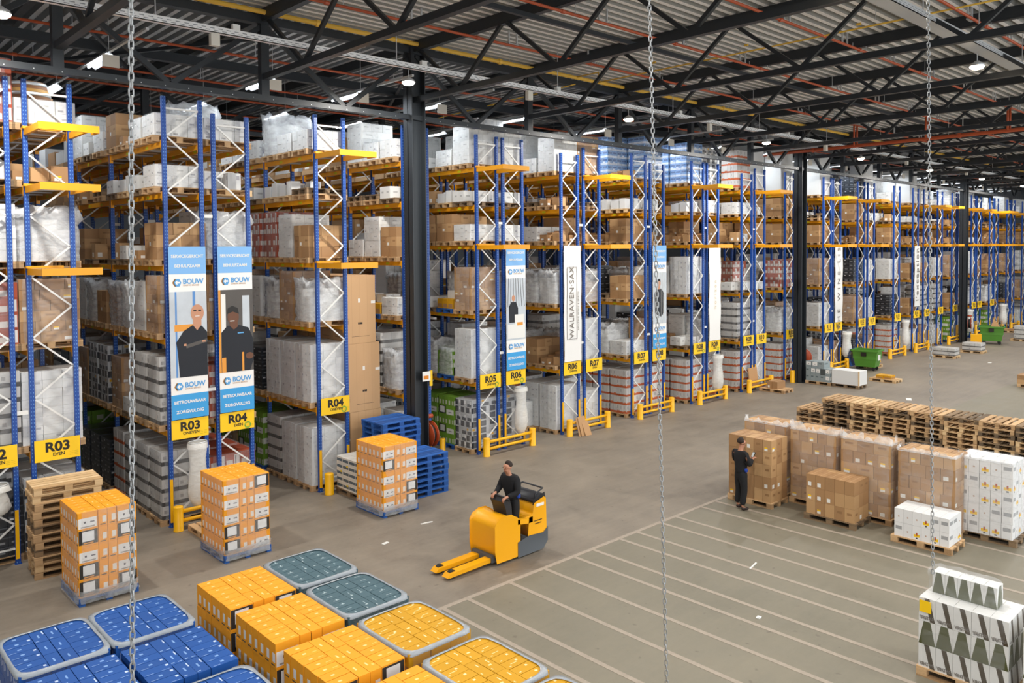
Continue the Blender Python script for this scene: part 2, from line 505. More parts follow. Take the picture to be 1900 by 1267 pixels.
struct('ceiling', b.mesh('roof_deck_rear', [M_DECKB, M_WEBB]))
M_WALL = plain('sandwich_panel_wall', '#84878a', .6, var=.05)
struct('wall_rear', MB().box(BX0, BY1, 0, BX1, BY1 + .2, DZ + .5).mesh('wall', M_WALL))
struct('wall_left_unseen', MB().box(BX0 - .2, BY0, 0, BX0, BY1 + .2, DZ + .5).mesh('wall', M_WALL))  # unseen wall, added to keep left-facing sides darker
struct('wall_right', MB().box(BX1, BY0, 0, BX1 + .2, BY1 + .2, DZ + .5).mesh('wall', M_WALL))
# lane markings on the floor
M_MARK = plain('floor_marking_paint', '#a09486', .6, var=.25, vs=12)
b = MB().box(7.4, 10.86, 0, 17.75, 10.96, .004)
struct('trim_1', b.mesh('lane_marking', M_MARK))
for i, x in enumerate((8.47, 9.03, 10.05, 10.98, 11.84, 12.41, 13.29, 13.89, 14.75, 15.34, 16.37, 16.99)):
    struct('trim_%d' % (i + 2), MB().box(x - .045, .5, 0, x + .045, 10.86, .0035).mesh('lane_marking', M_MARK))
for i, x in enumerate((18.35, 18.9)):
    struct('trim_%d' % (i + 14), MB().box(x - .045, .5, 0, x + .045, 10.86, .0035).mesh('lane_marking', M_MARK))

def hsec(w, dp, t, L):   # H column standing, flanges facing +-X
    m = MB()
    m.box(-w / 2, -dp / 2, 0, -w / 2 + t, dp / 2, L).box(w / 2 - t, -dp / 2, 0, w / 2, dp / 2, L).box(-w / 2, -t / 2, 0, w / 2, t / 2, L)
    return m
_cm = hsec(.46, .40, .03, 11.75)
_cm.box(-.24, -.3, 0, .24, .3, .03)
_cm = _cm.mesh('column', M_STEEL)
for i, x in enumerate((-8.8, 13.1, 35.0, 57.0, 78.8)):
    struct('column', _cm, (x, 17.9, 0))
    struct('column', _cm, (x, 34.0, 0))
MODX = [13.1 + 4.375 * k for k in range(-5, 17)]
# lattice girders along X: lower chord, posts and diagonals
def truss_x(y, z0, z1, name):
    m = MB()
    m.box(BX0, y - .1, z0, BX1, y + .1, z0 + .13)
    m.box(BX0, y - .11, z1, BX1, y + .11, z1 + .2)
    for x in MODX:
        if abs((x - 13.1) % 21.9) > .5: m.box(x - .1, y - .09, z0 + .1, x + .1, y + .09, z1 + .05)
        for s_, e_ in (((x, z1), (x + 2.19, z0 + .1)), ((x + 2.19, z0 + .1), (x + 4.375, z1))):
            m.bar((s_[0], y, s_[1]), (e_[0], y, e_[1]), .11, .11)
    for k in range(190):
        x = BX0 + .4 + k * .5
        m.box(x, y - .108, z0 + .03, x + .018, y - .1, z0 + .048, 1)
    o = struct(name, m.mesh('lattice_girder', [M_STEEL, M_GALV]))
truss_x(17.9, 9.82, 11.6, 'roof_truss')
truss_x(26.0, 10.2, 11.6, 'roof_truss')
truss_x(34.0, 10.2, 11.6, 'roof_truss')
# lattice girders along Y at every post
def truss_y(x):
    m = MB()
    m.box(x - .09, BY0, 11.68, x + .09, BY1, 11.94)
    m.box(x - .08, BY0, 11.66, x + .08, BYM, 11.7)
    m.box(x - .075, BY0, 10.3, x + .075, BYM, 10.44)
    ys = [15.95, 12.45, 8.95, 5.45, 1.95, -1.55, -5.05]
    for y in ys:
        m.bar((x, y, 10.37), (x, y - 1.7, 11.75), .085, .085)
        m.bar((x, y, 10.37), (x, y + 1.75, 11.75), .085, .085)
    struct('roof_truss', m.mesh('cross_girder', M_STEEL))
for x in MODX: truss_y(x)
for y in (22.0, 30.0, 38.0):
    struct('roof_beam', MB().box(BX0, y - .1, 11.35, BX1, y + .1, 11.6).mesh('purlin', M_STEEL))
# wind bracing in the rear roof
b = MB()
for x in MODX[3:12:2]:
    for y in (17.9, 26.0):
        b.bar((x, y, 11.4), (x + 4.375, y + 8, 11.4), .08)
        b.bar((x + 4.375, y, 11.3), (x, y + 8, 11.3), .08)
struct('roof_beam', b.mesh('wind_bracing', M_STEEL))
struct('roof_beam', MB().box(7, 12.75, 11.4, 84, 12.85, 11.5).mesh('tie_rod', M_STEEL))

# pipes and trays under the roof
def pipe(name, pts, r, mat, label, cat='pipe', group=None, coup=4.2, hang=True):
    t = thing(name, label, cat, (0, 0, 0), 0, group)
    link('pipe_run', MB().tube(pts, r, 8).mesh('pipe_run', mat, True), t)
    a, e = Vector(pts[0]), Vector(pts[-1])
    L = (e - a).length
    u = (e - a).normalized()
    m, h = MB(), MB()
    k = coup
    while k < L:
        q = a + u * k
        m.tube([q - u * .05, q + u * .05], r * 1.45, 8)
        if hang: h.bar(q + u * .4 + Vector((0, 0, r)), (q.x + u.x * .4, q.y + u.y * .4, 11.95), .012)
        k += coup
    link('couplings', m.mesh('couplings', mat), t)
    if a.y < 16 and r > .03 and r < .05:
        h2 = MB()
        for q in range(18):
            x_ = 8 + q * 3.1 + (a.y % 1) * 2
            for e_ in (-.14, .14): h2.box(x_ + e_ - .02, a.y + .2, 11.62, x_ + e_ + .02, a.y + .24, 11.95)
            h2.box(x_ - .16, a.y + .19, 11.6, x_ + .16, a.y + .25, 11.63).box(x_ - .006, a.y, 11.5, x_ + .006, a.y + .012, 11.62)
        link('roof_clamps', h2.mesh('roof_clamps', M_GALV), t)['kind'] = 'stuff'
    if hang: link('hanger_rods', h.mesh('hanger_rods', M_GALV), t)
PO = ['nearest the camera', 'second nearest', 'third', 'fourth', 'fifth', 'sixth']
for i, y in enumerate((3.1, 6.3, 9.3, 12.2, 15.1)):
    pipe('sprinkler_pipe', [(BX0 + 1, y, 11.5), (34.5, y, 11.5), (80, y, 11.5)], .035, M_RED,
         'thin red sprinkler pipe under the bright front roof deck, %s from the aisle racks' % ORD[4 - i], group='sprinkler pipes of the front roof')
for i, y in enumerate((19.3, 22.8, 25.0, 27.8, 30.8, 33.5)):
    pipe('sprinkler_pipe', [(BX0 + 1, y, 11.15), (80, y, 11.15)], .032, M_RED,
         'thin red sprinkler pipe above the pallet racks under the dark rear roof, %s row back' % ORD[i], group='sprinkler pipes of the rear roof')
pipe('sprinkler_main_pipe', [(34.4, -7, 10.62), (34.4, 33, 10.62)], .075, M_RED, 'thick red sprinkler main pipe crossing under the roof beside the second steel column', coup=6)
_ris = MB().tube([(0, 0, -.02), (0, 0, .85)], .04, 8).mesh('riser', M_RED, True)
for i, y in enumerate((15.1, 12.2, 9.3, 6.3)):
    for dx, w_ in ((-.15, 'nearer'), (.15, 'farther')): solid('sprinkler_riser', _ris, '%s short red riser pipe at the %s crossing over the sprinkler main' % (w_, ORD[i]), 'pipe', (34.4 + dx, y, 10.65), 0, 'short red riser pipes')
pipe('gas_pipe', [(BX0 + 1, 17.6, 11.82), (80, 17.6, 11.82)], .06, M_GAS, 'long straight yellow gas pipe along the main roof beam above the rack fronts', coup=6)
pipe('gas_pipe', [(19.3, 17.5, 11.82), (19.3, 16.6, 11.82), (19.3, 16.6, 11.5), (19.3, 5.2, 11.5), (19.6, 4.9, 11.6)], .022, M_GAS, 'thin yellow gas branch pipe crossing beneath the bright front roof deck', coup=3)
pipe('gas_pipe', [(19.3, 17.6, 11.6), (19.3, 33, 11.2)], .02, M_GAS, 'thin yellow gas branch pipe crossing the dark rear roof over the racks', coup=4)

def tray_mesh(y, z, w):
    m = MB()
    m.box(BX0, y - w / 2, z, BX1 - 4, y + w / 2, z + .015).box(BX0, y - w / 2, z, BX1 - 4, y - w / 2 + .012, z + .13).box(BX0, y + w / 2 - .012, z, BX1 - 4, y + w / 2, z + .13)
    for k in range(520):
        x = BX0 + k * .17
        m.box(x, y - w / 2 - .004, z + .075, x + .09, y - w / 2, z + .09, 1)
        m.box(x + .08, y - w / 2 - .004, z + .035, x + .17, y - w / 2, z + .048, 1)
    return m
M_SLOT = plain('tray_slot_shadow', '#8f9498', .6)
t = thing('cable_tray', 'white perforated steel cable tray hung above the rack fronts with lamps below', 'cable tray')
link('tray', tray_mesh(16.0, 10.68, .12).mesh('tray', [M_TRAY, M_SLOT]), t)
b = MB()
for k in range(14): b.bar((5.6 + k * 5.6, 16.0, 10.7), (5.6 + k * 5.6, 16.0, 11.95), .018)
link('hanger_rods', b.mesh('hanger_rods', M_GALV), t)
t = thing('cable_tray', 'broad galvanised twin cable tray under the front roof over the marked floor', 'cable tray')
link('tray', tray_mesh(6.2, 10.78, .34).mesh('tray', [M_GALV, M_SLOT]), t)
b = MB()
for dy in (-.1, -.05, 0, .06): b.box(BX0, 6.2 + dy, 10.8, BX1 - 4, 6.22 + dy, 10.83)
link('cables', b.mesh('cables', M_WHITE), t)
b = MB()
for k in range(16): b.bar((3.6 + k * 3.4, 6.2, 10.8), (3.6 + k * 3.4, 6.2, 11.95), .018)
link('hanger_rods', b.mesh('hanger_rods', M_GALV), t)

# round high-bay lamps under the trays, plus an added unseen row behind the camera
M_LENS = plain('warm_lamp_lens', '#fff2dc', .4, 0, '#ffe9c4', 40)
bay = MB().lathe([(.05, .12), (.06, .1), (.14, .06), (.16, .0)], 20).mesh('lamp_body', M_GALV, True)
lens = MB().lathe([(.05, -.075), (.11, -.06), (.15, -.025), (.158, 0)], 20).mesh('lens', M_LENS)
hook = MB().tube([(0, 0, .12), (0, 0, .3)], .01, 6).mesh('hook', M_GALV)
for ri, (y, z, x0, dx, k0, k1) in enumerate(LAMP_ROWS):
    for k in range(k0, k1):
        x = x0 + k * dx
        if x < -6 or x > 72: continue
        nm_ = 'round warm lamp under the %s cable tray, %s from its near end' % (('white perforated', 'broad galvanised', 'third')[ri], ORD[k - k0])  # third is the added unseen row behind the camera, with no tray above it
        t = thing('high_bay_lamp', nm_, 'lamp', (x, y, z), 0, 'round lamps under the cable trays')
        link('lamp_body', bay, t)
        link('lens', lens, t)
        link('hook', hook, t)
        area('lamp_light', (0, 0, -.09), .28, .28, 360, (1.0, .965, .91), parent=t)
# white sensor boxes on the front tray
bx = MB().box(-.09, -.06, -.24, .09, .06, 0).box(-.07, -.05, 0, .07, .05, .05).mesh('sensor_box', plain('ivory_plastic', '#e4e0d4', .5))
bx2 = MB().box(-.08, -.05, 0, .08, .05, .16).box(-.06, -.065, .03, .0, -.05, .11).mesh('junction_box', M_WHITE)
for i, x in enumerate((6.75, 15.65, 24.6, 33.5, 42.4, 51.3)):
    solid('sensor_box', bx, 'ivory box hanging from the white cable tray, %s along from the near end' % ORD[i], 'box', (x, 16.0, 10.66), 0, 'boxes under the cable tray')
for i, x in enumerate((7.2, 12.0, 16.8, 22.8, 27.0, 30.2, 38.5)):
    solid('junction_box', bx2, 'small white junction box sitting on the white cable tray, %s from the near end' % ORD[i], 'box', (x, 16.0, 10.77), 0, 'boxes on the cable tray')

# fluorescent battens over every aisle
M_TUBE = plain('cool_tube', '#ffffff', .4, 0, '#eaf4ff', 14)
M_REFL = plain('white_reflector', '#f2f5f7', .3)
refl = MB()
refl.face([(-.05, 0, .08), (-.05, 1.55, .08), (-.16, 1.55, 0), (-.16, 0, 0)])
refl.face([(.05, 0, .08), (.16, 0, 0), (.16, 1.55, 0), (.05, 1.55, .08)])
refl.face([(-.05, 0, .08), (.05, 0, .08), (.05, 1.55, .08), (-.05, 1.55, .08)])
refl = refl.mesh('reflector', M_REFL)
tub = MB().tube([(0, .06, .035), (0, 1.49, .035)], .028, 8).mesh('tube', M_TUBE)
rail = MB().box(-.03, -2.4, .09, .03, 2.4, .14).mesh('trunking', M_GALV)
hang = MB().bar((0, 0, .14), (0, 0, 1.3), .01).mesh('hanger', M_GALV)
plate = MB().box(-.17, -.04, -.24, .17, 0, .02).mesh('sensor_plate', plain('beige_plastic', '#ddd6c8', .5))
AISLES = [1.85, 5.55, 9.35, 11.9, 14.6, 17.85 + .3, 22.1, 25.9, 29.6, 33.4, 37.3, 41.2, 45.6, 48.8, 52.7, 55.3, 59, 63, 67, 70]
AN = ['R02', 'R03', 'R04', 'column', 'R05', 'R06', 'R07', 'R08', 'R09', 'R10', 'R11', 'R12', 'R13', 'R14', 'R15', 'R16', 'R17', 'R18', 'R19', 'R20']
for i, x in enumerate(AISLES):
    for k in range(5 if i < 11 else 2):
        y = 18.7 + k * 4.3
        t = thing('batten_light', 'fluorescent batten light above aisle %s, %s from the aisle front' % (AN[i], ORD[k]), 'lamp', (x, y, 10.5), 0, 'fluorescent battens above the aisles')
        link('reflector', refl, t)
        link('tube', tub, t)
        link('trunking', rail, t)
        link('hanger', hang, t)
        if k == 0: link('sensor_plate', plate, t, (0, -.1, 0))
        area('batten_glow', (0, .77, -.01), .18, 1.4, 34 if k < 2 else 26, (.86, .93, 1.0), parent=t)

# ---------------------------------------------------------------- pallets, stacks of cartons, film
def pallet_mb(L=1.2, W=.8, axis='x', blue=False):
    m = MB()
    def bb(a0, b0, z0, a1, b1, z1):
        if axis == 'x': m.box(a0, b0, z0, a1, b1, z1)
        else: m.box(b0, a0, z0, b1, a1, z1)
    hl, hw = L / 2, W / 2
    for yy in (-hw + .05, 0, hw - .05):
        bb(-hl, yy - .05, 0, hl, yy + .05, .022)
        for xx in (-hl + .0725, 0, hl - .0725):
            bb(xx - .07, yy - .05, .022, xx + .07, yy + .05, .1)
    for xx in (-hl + .0725, 0, hl - .0725): bb(xx - .0725, -hw, .1, xx + .0725, hw, .122)
    nb = 7 if blue else 5
    ws = (.145, .1, .145, .1, .145) if nb == 5 else (.12,) * 7
    gap = (W - sum(ws)) / (nb - 1)
    y = -hw
    for w in ws:
        bb(-hl, y, .122, hl, y + w, .144)
        y += w + gap
    return m
PAL = {k: pallet_mb(*a).mesh('pallet', mt) for k, a, mt in (
    ('x', (1.2, .8, 'x'), M_WOOD), ('y', (1.2, .8, 'y'), M_WOOD), ('xn', (1.2, .8, 'x'), M_WOODN), ('yn', (1.2, .8, 'y'), M_WOODN),
    ('xd', (1.2, .8, 'x'), M_WOODD), ('yd', (1.2, .8, 'y'), M_WOODD), ('xw', (1.2, .93, 'x'), M_WOOD), ('xwd', (1.2, .93, 'x'), M_WOODD), ('xwn', (1.2, .93, 'x'), M_WOODN), ('xb', (1.2, .8, 'x', True), M_PBLUE), ('yB', (1.2, 1.0, 'y', True), M_PBLUE), ('xB', (1.2, 1.0, 'x', True), M_PBLUE))}

def layout(W, D, kind, flip):
    out = []
    if isinstance(kind, tuple):
        nx, ny = kind
        for i in range(nx):
            for j in range(ny):
                out.append((W * i / nx, D * j / ny, W * (i + 1) / nx, D * (j + 1) / ny))
    else:   # interlocked: long cartons at the sides, turned ones in between
        a = W * .34
        n = 7
        for j in range(n):
            out.append((0, D * j / n, a, D * (j + 1) / n))
            out.append((W - a, D * j / n, W, D * (j + 1) / n))
        mw = W - 2 * a
        for i in range(2):
            for j in range(3): out.append((a + mw * i / 2, D * j / 3, a + mw * (i + 1) / 2, D * (j + 1) / 3))
    if flip:
        out = [(W - x1, D - y1, W - x0, D - y0) for x0, y0, x1, y1 in out]
        if not isinstance(kind, tuple): out = [(x0, y0, x1, y1) for x0, y0, x1, y1 in out]
    return out
def stack_mb(W, D, H, nz, kind=(2, 3), kind2=None, z0=0.0, gap=.004, topmiss=0, seed=1, jog=.004):
    rr = random.Random(seed)
    m = MB()
    h = H / nz
    for k in range(nz):
        kk = kind2 if (kind2 and k % 2) else kind
        for (x0, y0, x1, y1) in layout(W, D, kk, k % 2):
            if k == nz - 1 and rr.random() < topmiss: continue
            dx, dy = rr.uniform(-jog, jog), rr.uniform(-jog, jog)
            m.box(x0 - W / 2 + gap + dx, y0 - D / 2 + gap + dy, z0 + k * h, x1 - W / 2 - gap + dx, y1 - D / 2 - gap + dy, z0 + (k + 1) * h - .003, r=(rr.random(), rr.random()))
    return m
def shell_mb(W, D, H, seed=1, amp=.018, messy=0, z0=0.0, top=True, nr=9):
    rr = random.Random(seed)
    m = MB()
    n = 40
    def P(t):      # rounded rectangle
        a = 2 * PI * t
        x, y = math.cos(a), math.sin(a)
        k = (abs(x) ** 9 + abs(y) ** 9) ** (-1 / 9)
        return x * k, y * k
    rings = []
    for j in range(nr):
        z = z0 + H * j / (nr - 1)
        pts = []
        for i in range(n):
            x, y = P((i + .5) / n)
            o = 1 + 0
            e = amp * rr.uniform(.2, 1.3)
            zz = z + (rr.uniform(-.015, .015) if 0 < j < nr - 1 else 0)
            if j == nr - 1: zz += .012
            if messy and j >= nr - 2: e += messy * rr.uniform(-.3, .5); zz += messy * rr.uniform(0, .8)
            pts.append((x * (W / 2 + e), y * (D / 2 + e), zz))
        rings.append(m.ring(pts))
    for a, e in zip(rings, rings[1:]): m.quadstrip(a, e, n)
    if top:
        pr = rings[-1]
        for f in ((.8, .25, 0) if messy else (.9,)):
            pts = []
            for i in range(n):
                x, y = P((i + .5) / n)
                pts.append((x * W / 2 * f, y * D / 2 * f, z0 + H + .012 + messy * rr.uniform(0, .55)))
            q = m.ring(pts)
            m.quadstrip(pr, q, n)
            pr = q
        if messy: m.poly([pr + i for i in range(n)])
    return m
def skirt_mb(W, D, seed):   # film gathered round the pallet
    return shell_mb(W, D, .2, seed, .03, 0, .05, False, 4)

# each load type: (thing name, description, parts[(name, mesh, z)])
X, Y = 1.12, .78
LT = {}
def reg(code, nm_, desc, parts): LT[code] = (nm_, desc, parts)
def sm(mb, mat, name='carton_stack', smooth=False): return mb.mesh(name, mat, smooth)
pw, pd, pb = ('pallet', PAL['x'], 0), ('pallet', PAL['xd'], 0), ('pallet', PAL['xb'], 0)
def sh(H, seed, messy=0, mat=None, amp=.018): return ('stretch_film', shell_mb(X, Y, H, seed, amp, messy).mesh('film', mat or M_WRAP, True), .144)
reg('W', 'white_carton_load', 'tall wrapped white load', [pw, ('carton_stack', sm(stack_mb(X, Y, 1.5, 8, (3, 4)), C_WPLAIN), .144), sh(1.5, 2)])
reg('V', 'white_carton_load', 'chest-high wrapped white load', [pw, ('carton_stack', sm(stack_mb(X, Y, 1.15, 5, (3, 2), (2, 3), seed=4), C_WHITE), .144), sh(1.15, 3)])
reg('w', 'white_carton_load', 'low wrapped white load', [pw, ('carton_stack', sm(stack_mb(X, Y, .5, 2, (3, 3), seed=5), C_WHITE), .144), sh(.5, 4)])
reg('u', 'loose_box_load', 'low load of loose white cartons', [pd, ('carton_stack', sm(stack_mb(X, Y, .34, 1, (3, 3), seed=8, topmiss=.25, jog=.02), C_WHITE), .144)])
reg('B', 'brown_carton_load', 'tall wrapped brown load', [pw, ('carton_stack', sm(stack_mb(X, Y, 1.3, 6, (3, 3), (4, 2), seed=6), C_BROWN), .144), sh(1.3, 5)])
reg('C', 'brown_carton_load', 'chest-high brown carton load', [pw, ('carton_stack', sm(stack_mb(X, Y, .84, 3, (3, 2), (2, 3), seed=7, topmiss=.2), C_BROWN), .144)])
reg('M', 'film_covered_load', 'untidy load under crumpled film', [pw, ('carton_stack', sm(stack_mb(X * .93, Y * .93, .85, 4, (3, 2), seed=9, topmiss=.4), C_WHITE), .144), sh(1.0, 6, .22, M_WRAPM, .05)])
reg('N', 'film_covered_load', 'untidy brown cartons under film', [pw, ('carton_stack', sm(stack_mb(X * .93, Y * .93, .9, 4, (3, 2), (2, 2), seed=10, topmiss=.4), C_BROWN), .144), sh(1.0, 7, .18, M_WRAPM, .04)])
reg('G', 'grey_carton_load', 'grey wrapped load, dark bands', [pw, ('carton_stack', sm(stack_mb(X, Y, 1.55, 5, (3, 3), seed=11), C_GREY), .144), sh(1.55, 8)])
reg('R', 'red_banded_load', 'white cartons with red bands', [pw, ('carton_stack', sm(stack_mb(X, Y, 1.6, 5, (4, 5), seed=12), C_REDW), .144)])
reg('O', 'red_carton_load', 'red-brown cartons with labels', [pw, ('carton_stack', sm(stack_mb(X, Y, 1.25, 4, (3, 3), seed=13), C_REDB), .144), sh(1.25, 9)])
reg('K', 'water_pack_load', 'tall load of blue bottled-water packs', [pw, ('carton_stack', sm(stack_mb(X, Y, 1.6, 6, (4, 3), seed=14), C_WATER), .144), sh(1.6, 10, 0, None, .01)])
reg('k', 'drinks_pack_load', 'black shrink-packed drinks load', [pw, ('carton_stack', sm(stack_mb(X, Y, 1.2, 6, (4, 3), seed=15), C_DARKP), .144)])
reg('D', 'silver_carton_load', 'silver and black carton load', [pw, ('carton_stack', sm(stack_mb(X, Y, 1.5, 7, (3, 3), seed=16), C_SILV), .144), sh(1.5, 11)])
reg('E', 'green_carton_load', 'green printed carton load', [pb, ('carton_stack', sm(stack_mb(X, Y, 1.5, 5, (3, 5), (6, 2), seed=17), C_GREEN), .144)])
reg('e', 'green_carton_load', 'half-height green printed carton load', [pb, ('carton_stack', sm(stack_mb(X, Y, .75, 3, (3, 4), seed=18), C_GREEN), .144), sh(.8, 12, .12, M_WRAPM)])
reg('Y', 'yellow_box_load', 'white and yellow boxed load', [pb, ('carton_stack', sm(stack_mb(X, Y, .3, 1, (2, 3), seed=19), C_YELLOW), .144), ('carton_stack', sm(stack_mb(.5, .5, .25, 1, (2, 2), seed=20), C_WPLAIN), .445)])
_lb = MB()
_rr = random.Random(3)
def loosebox(x, y, w, d, h, a, seed):
    return MB().box(-w / 2, -d / 2, 0, w / 2, d / 2, h, r=(seed * .37 % 1, seed * .61 % 1), M=Matrix.Rotation(a, 4, 'Z'))
def loose(code, desc, mats, seed, pal):
    r_ = random.Random(seed)
    parts = [('pallet', PAL[pal], 0)]
    x = -X / 2 + .03
    y0 = -Y / 2 + .02
    for row in range(2):
        x = -X / 2 + .02
        while x < X / 2 - .2:
            w = r_.uniform(.2, .4)
            if x + w > X / 2: break
            if r_.random() < .78:
                dd, hh = r_.uniform(.24, .36), r_.uniform(.14, .42)
                me = MB().box(-w / 2 + .01, -dd / 2, 0, w / 2 - .01, dd / 2, hh, r=(r_.random(), r_.random())).mesh('carton', r_.choice(mats))
                parts.append(('carton', me, (x + w / 2, y0 + .18 + row * .38, .144)))
            x += w
    reg(code, 'loose_box_load', desc, parts)
loose('b', 'pallet with loose small brown boxes', [C_BROWN, C_BROWN, C_KRAFT], 1, 'x')
loose('c', 'pallet with mixed loose brown and white boxes', [C_BROWN, C_WPLAIN], 5, 'xd')
loose('d', 'pallet with a few loose white boxes', [C_WPLAIN, C_WHITE], 9, 'xn')
reg('P', 'empty_pallets', 'pair of stacked empty wooden pallets', [('pallet', PAL['x'], 0), ('pallet', PAL['xd'], .146)])
reg('Q', 'tall_box_load', 'very tall pale box load', [pw, ('carton_stack', sm(stack_mb(X, .8, 1.9, 2, (1, 1), seed=21), C_WPLAIN), .144)])

def place(code, x, y, z, label, group=None, rz=0.0):
    nm_, desc, parts = LT[code]
    t = thing(nm_, label, 'pallet load' if nm_ != 'empty_pallets' else 'pallets', (x, y, z), rz, group)
    for (pn, me, off) in parts:
        link(pn, me, t, off if isinstance(off, tuple) else (0, 0, off))
    return t

# ---------------------------------------------------------------- the racks
FY = 18.45
PW = .82
ptop = {}
def post_mesh(h):
    if h not in ptop:
        m = MB()
        m.box(-.045, -.04, 0, .045, .04, h).box(-.06, -.055, 0, .06, .055, .012, 0)
        m.box(-.018, -.046, .01, .018, -.0395, h)   # raised rib between the hole rows
        ptop[h] = m.mesh('upright', M_BLUE)
    return ptop[h]
def brace_mesh(h, flip):
    m = MB()
    m.box(.04, -.02, h - .28, PW - .04, .02, h - .24)
    z, k = h - .26, flip
    while z > .75:
        z2 = z - .62
        xa, xb = (.045, PW - .045) if k % 2 == 0 else (PW - .045, .045)
        m.bar((xa, 0, z), (xb, 0, z2), .03, .035)
        z, k = z2, k + 1
    m.box(.04, -.02, .3, PW - .04, .02, .33)
    return m.mesh('bracing', M_SILVER)
BR = {(h, f): brace_mesh(h, f) for h in (9.75, 9.48) for f in (0, 1)}
bmc = {}
def beam_mesh(L):
    if L not in bmc:
        m = MB().box(-.025, .05, -.12, .025, L - .05, 0)
        m.box(-.05, .045, -.19, .03, .075, .03).box(-.05, L - .075, -.19, .03, L - .045, .03)
        m.box(-.0265, L * .25, -.095, -.0255, L * .25 + .16, -.035, 1).box(-.0265, L * .62, -.095, -.0255, L * .62 + .16, -.035, 1)
        bmc[L] = m.mesh('beam', [M_BEAM, M_STICK])
    return bmc[L]
SUP = MB().box(0, -.02, -.03, PW - .05, .02, 0).mesh('support_bar', M_GALV)
def platform_mesh():
    m = MB()
    y0 = -1.18
    m.box(-.03, y0, -.13, .03, 0, 0).box(PW - .03, y0, -.13, PW + .03, 0, 0)
    m.box(-.03, y0 - .06, -.13, PW + .22, y0, .01)
    m.box(-.06, -.13, .0, PW * .75, -.03, .05)
    m.box(PW + .16, y0, -.13, PW + .22, y0 + .3, 0)
    return m.mesh('outrigger', M_BEAM)
PLAT = platform_mesh()
GUARD = MB().box(-.035, -.03, .12, .03, 0, 1.1).mesh('guard', M_YEL)
SIGNB = {}
DRK = [0]
STUFFB = MB()
NEAR = ['nearest the aisle front', 'second from the aisle front', 'third from the aisle front', 'fourth from the aisle front', 'fifth from the aisle front', 'sixth from the aisle front', 'seventh from the aisle front', 'eighth from the aisle front', 'ninth from the aisle front', 'tenth from the aisle front']
LV = ['floor level', 'first shelf', 'second shelf', 'third shelf', 'fourth shelf', 'top shelf']
def fits(lv, gapz):
    return gapz
RND = {0: 'WGBVDRRkE', 1: 'WVBGCMNWk', 2: 'VCM.BNWC', 3: 'Cb.cu.wCb', 4: 'ub.Pu.Pb', 5: 'wwVuwCbM'}
MAXH = {'W': 1.64, 'V': 1.3, 'w': .77, 'u': .5, 'B': 1.46, 'C': 1.0, 'M': 1.3, 'N': 1.3, 'G': 1.7, 'R': 1.75, 'O': 1.42, 'K': 1.75, 'k': 1.35, 'D': 1.65, 'E': 1.65, 'e': 1.05, 'Y': .7, 'b': .56, 'c': .56, 'd': .56, 'P': .3, 'Q': 2.05}

TIE = MB().box(0, -.03, 0, .2, .03, .075).mesh('tie', M_WHITE)
PAIRED = ('R02 oneven', 'R03 oneven', 'R05 oneven', 'R06 oneven', 'R07 oneven', 'R08 oneven', 'R09 oneven', 'R10 oneven', 'R11 oneven')
def rack(name, x0, h, l3, bays, loads=None, plats=(), sign=None, banner=None, nslots=3, flip=0, where=None, posts_only=False):
    lab = where or ('blue pallet rack with orange beams behind the %s sign' % name)
    t = thing('pallet_rack', lab, 'pallet rack', (x0, FY, 0), 0, 'pallet racks along the aisles')
    ys = [0]
    for L in bays: ys.append(ys[-1] + L)
    levels = [2.18, 4.28, l3, 7.6, 8.75]
    for i, y in enumerate(ys):
        hh = h if i == 0 else 9.2
        for dx in (0, PW): link('upright_post', post_mesh(hh), t, (dx, y, 0))
        if i < 4: link('frame_bracing', BR[(h, (flip + i) % 2)], t, (0, y, 0 if i == 0 else -.45))
    for i, L in enumerate(bays):
        for z in levels:
            for dx in (0, PW): link('beam', beam_mesh(L), t, (dx, ys[i], z))
            if i < 2:
                for q in (.2, .5, .8): link('support_bar', SUP, t, (.025, ys[i] + L * q, z))
    for z in plats: link('outrigger_platform', PLAT, t, (0, 0, levels[z]))
    for dx in (0, PW): link('post_guard', GUARD, t, (dx - .01, -.045, 0))
    if name in PAIRED:
        for z in (3.0, 7.05):
            for y in ys[:3]: link('row_spacer', TIE, t, (PW + .045, y, z))
    # goods
    xc = x0 + PW / 2
    zs = [0] + levels
    for lv in range(6):
        s = (loads or {}).get(lv, '')
        top = zs[lv + 1] - .14 if lv < 5 else 11.0
        room = top - zs[lv]
        k = 0
        for bi, L in enumerate(bays):
            ns = max(2, int(L // .88))
            for j in range(ns):
                cd = s[k] if k < len(s) else R.choice(RND[lv])
                if cd != '.' and MAXH[cd] >= room:
                    cd = R.choice([q for q in 'VVCwMBwc' if MAXH[q] < room] or ['b'])
                yy = FY + ys[bi] + .1 + (L - .2) * (j + .5) / ns
                if cd != '.' and MAXH[cd] < room:
                    if k < nslots:
                        place(cd, xc, yy, zs[lv], '%s, %s, rack %s, %s' % (LT[cd][1], LV[lv], name, NEAR[k].replace(' from the aisle front', ' from front').replace('nearest the aisle front', 'frontmost')), 'pallet loads on the racks')
                    else:
                        hgt = MAXH[cd]
                        mi = {'B': 1, 'C': 1, 'N': 1, 'b': 1, 'c': 1, 'O': 1, 'G': 2, 'D': 2, 'k': 3, 'K': 4, 'E': 5, 'e': 5, 'P': 6}.get(cd, 0)
                        STUFFB.box(xc - .58, yy - .38, zs[lv], xc + .58, yy + .38, zs[lv] + .14, 6)
                        n_ = max(1, int(hgt / .3))
                        for q in range(n_ if cd != 'P' else 0):
                            for e in range(3): STUFFB.box(xc - .55 + .37 * e, yy - .38, zs[lv] + .15 + (hgt - .15) * q / n_, xc - .19 + .37 * e, yy + .38, zs[lv] + .148 + (hgt - .15) * (q + 1) / n_, mi)
                k += 1
    return t

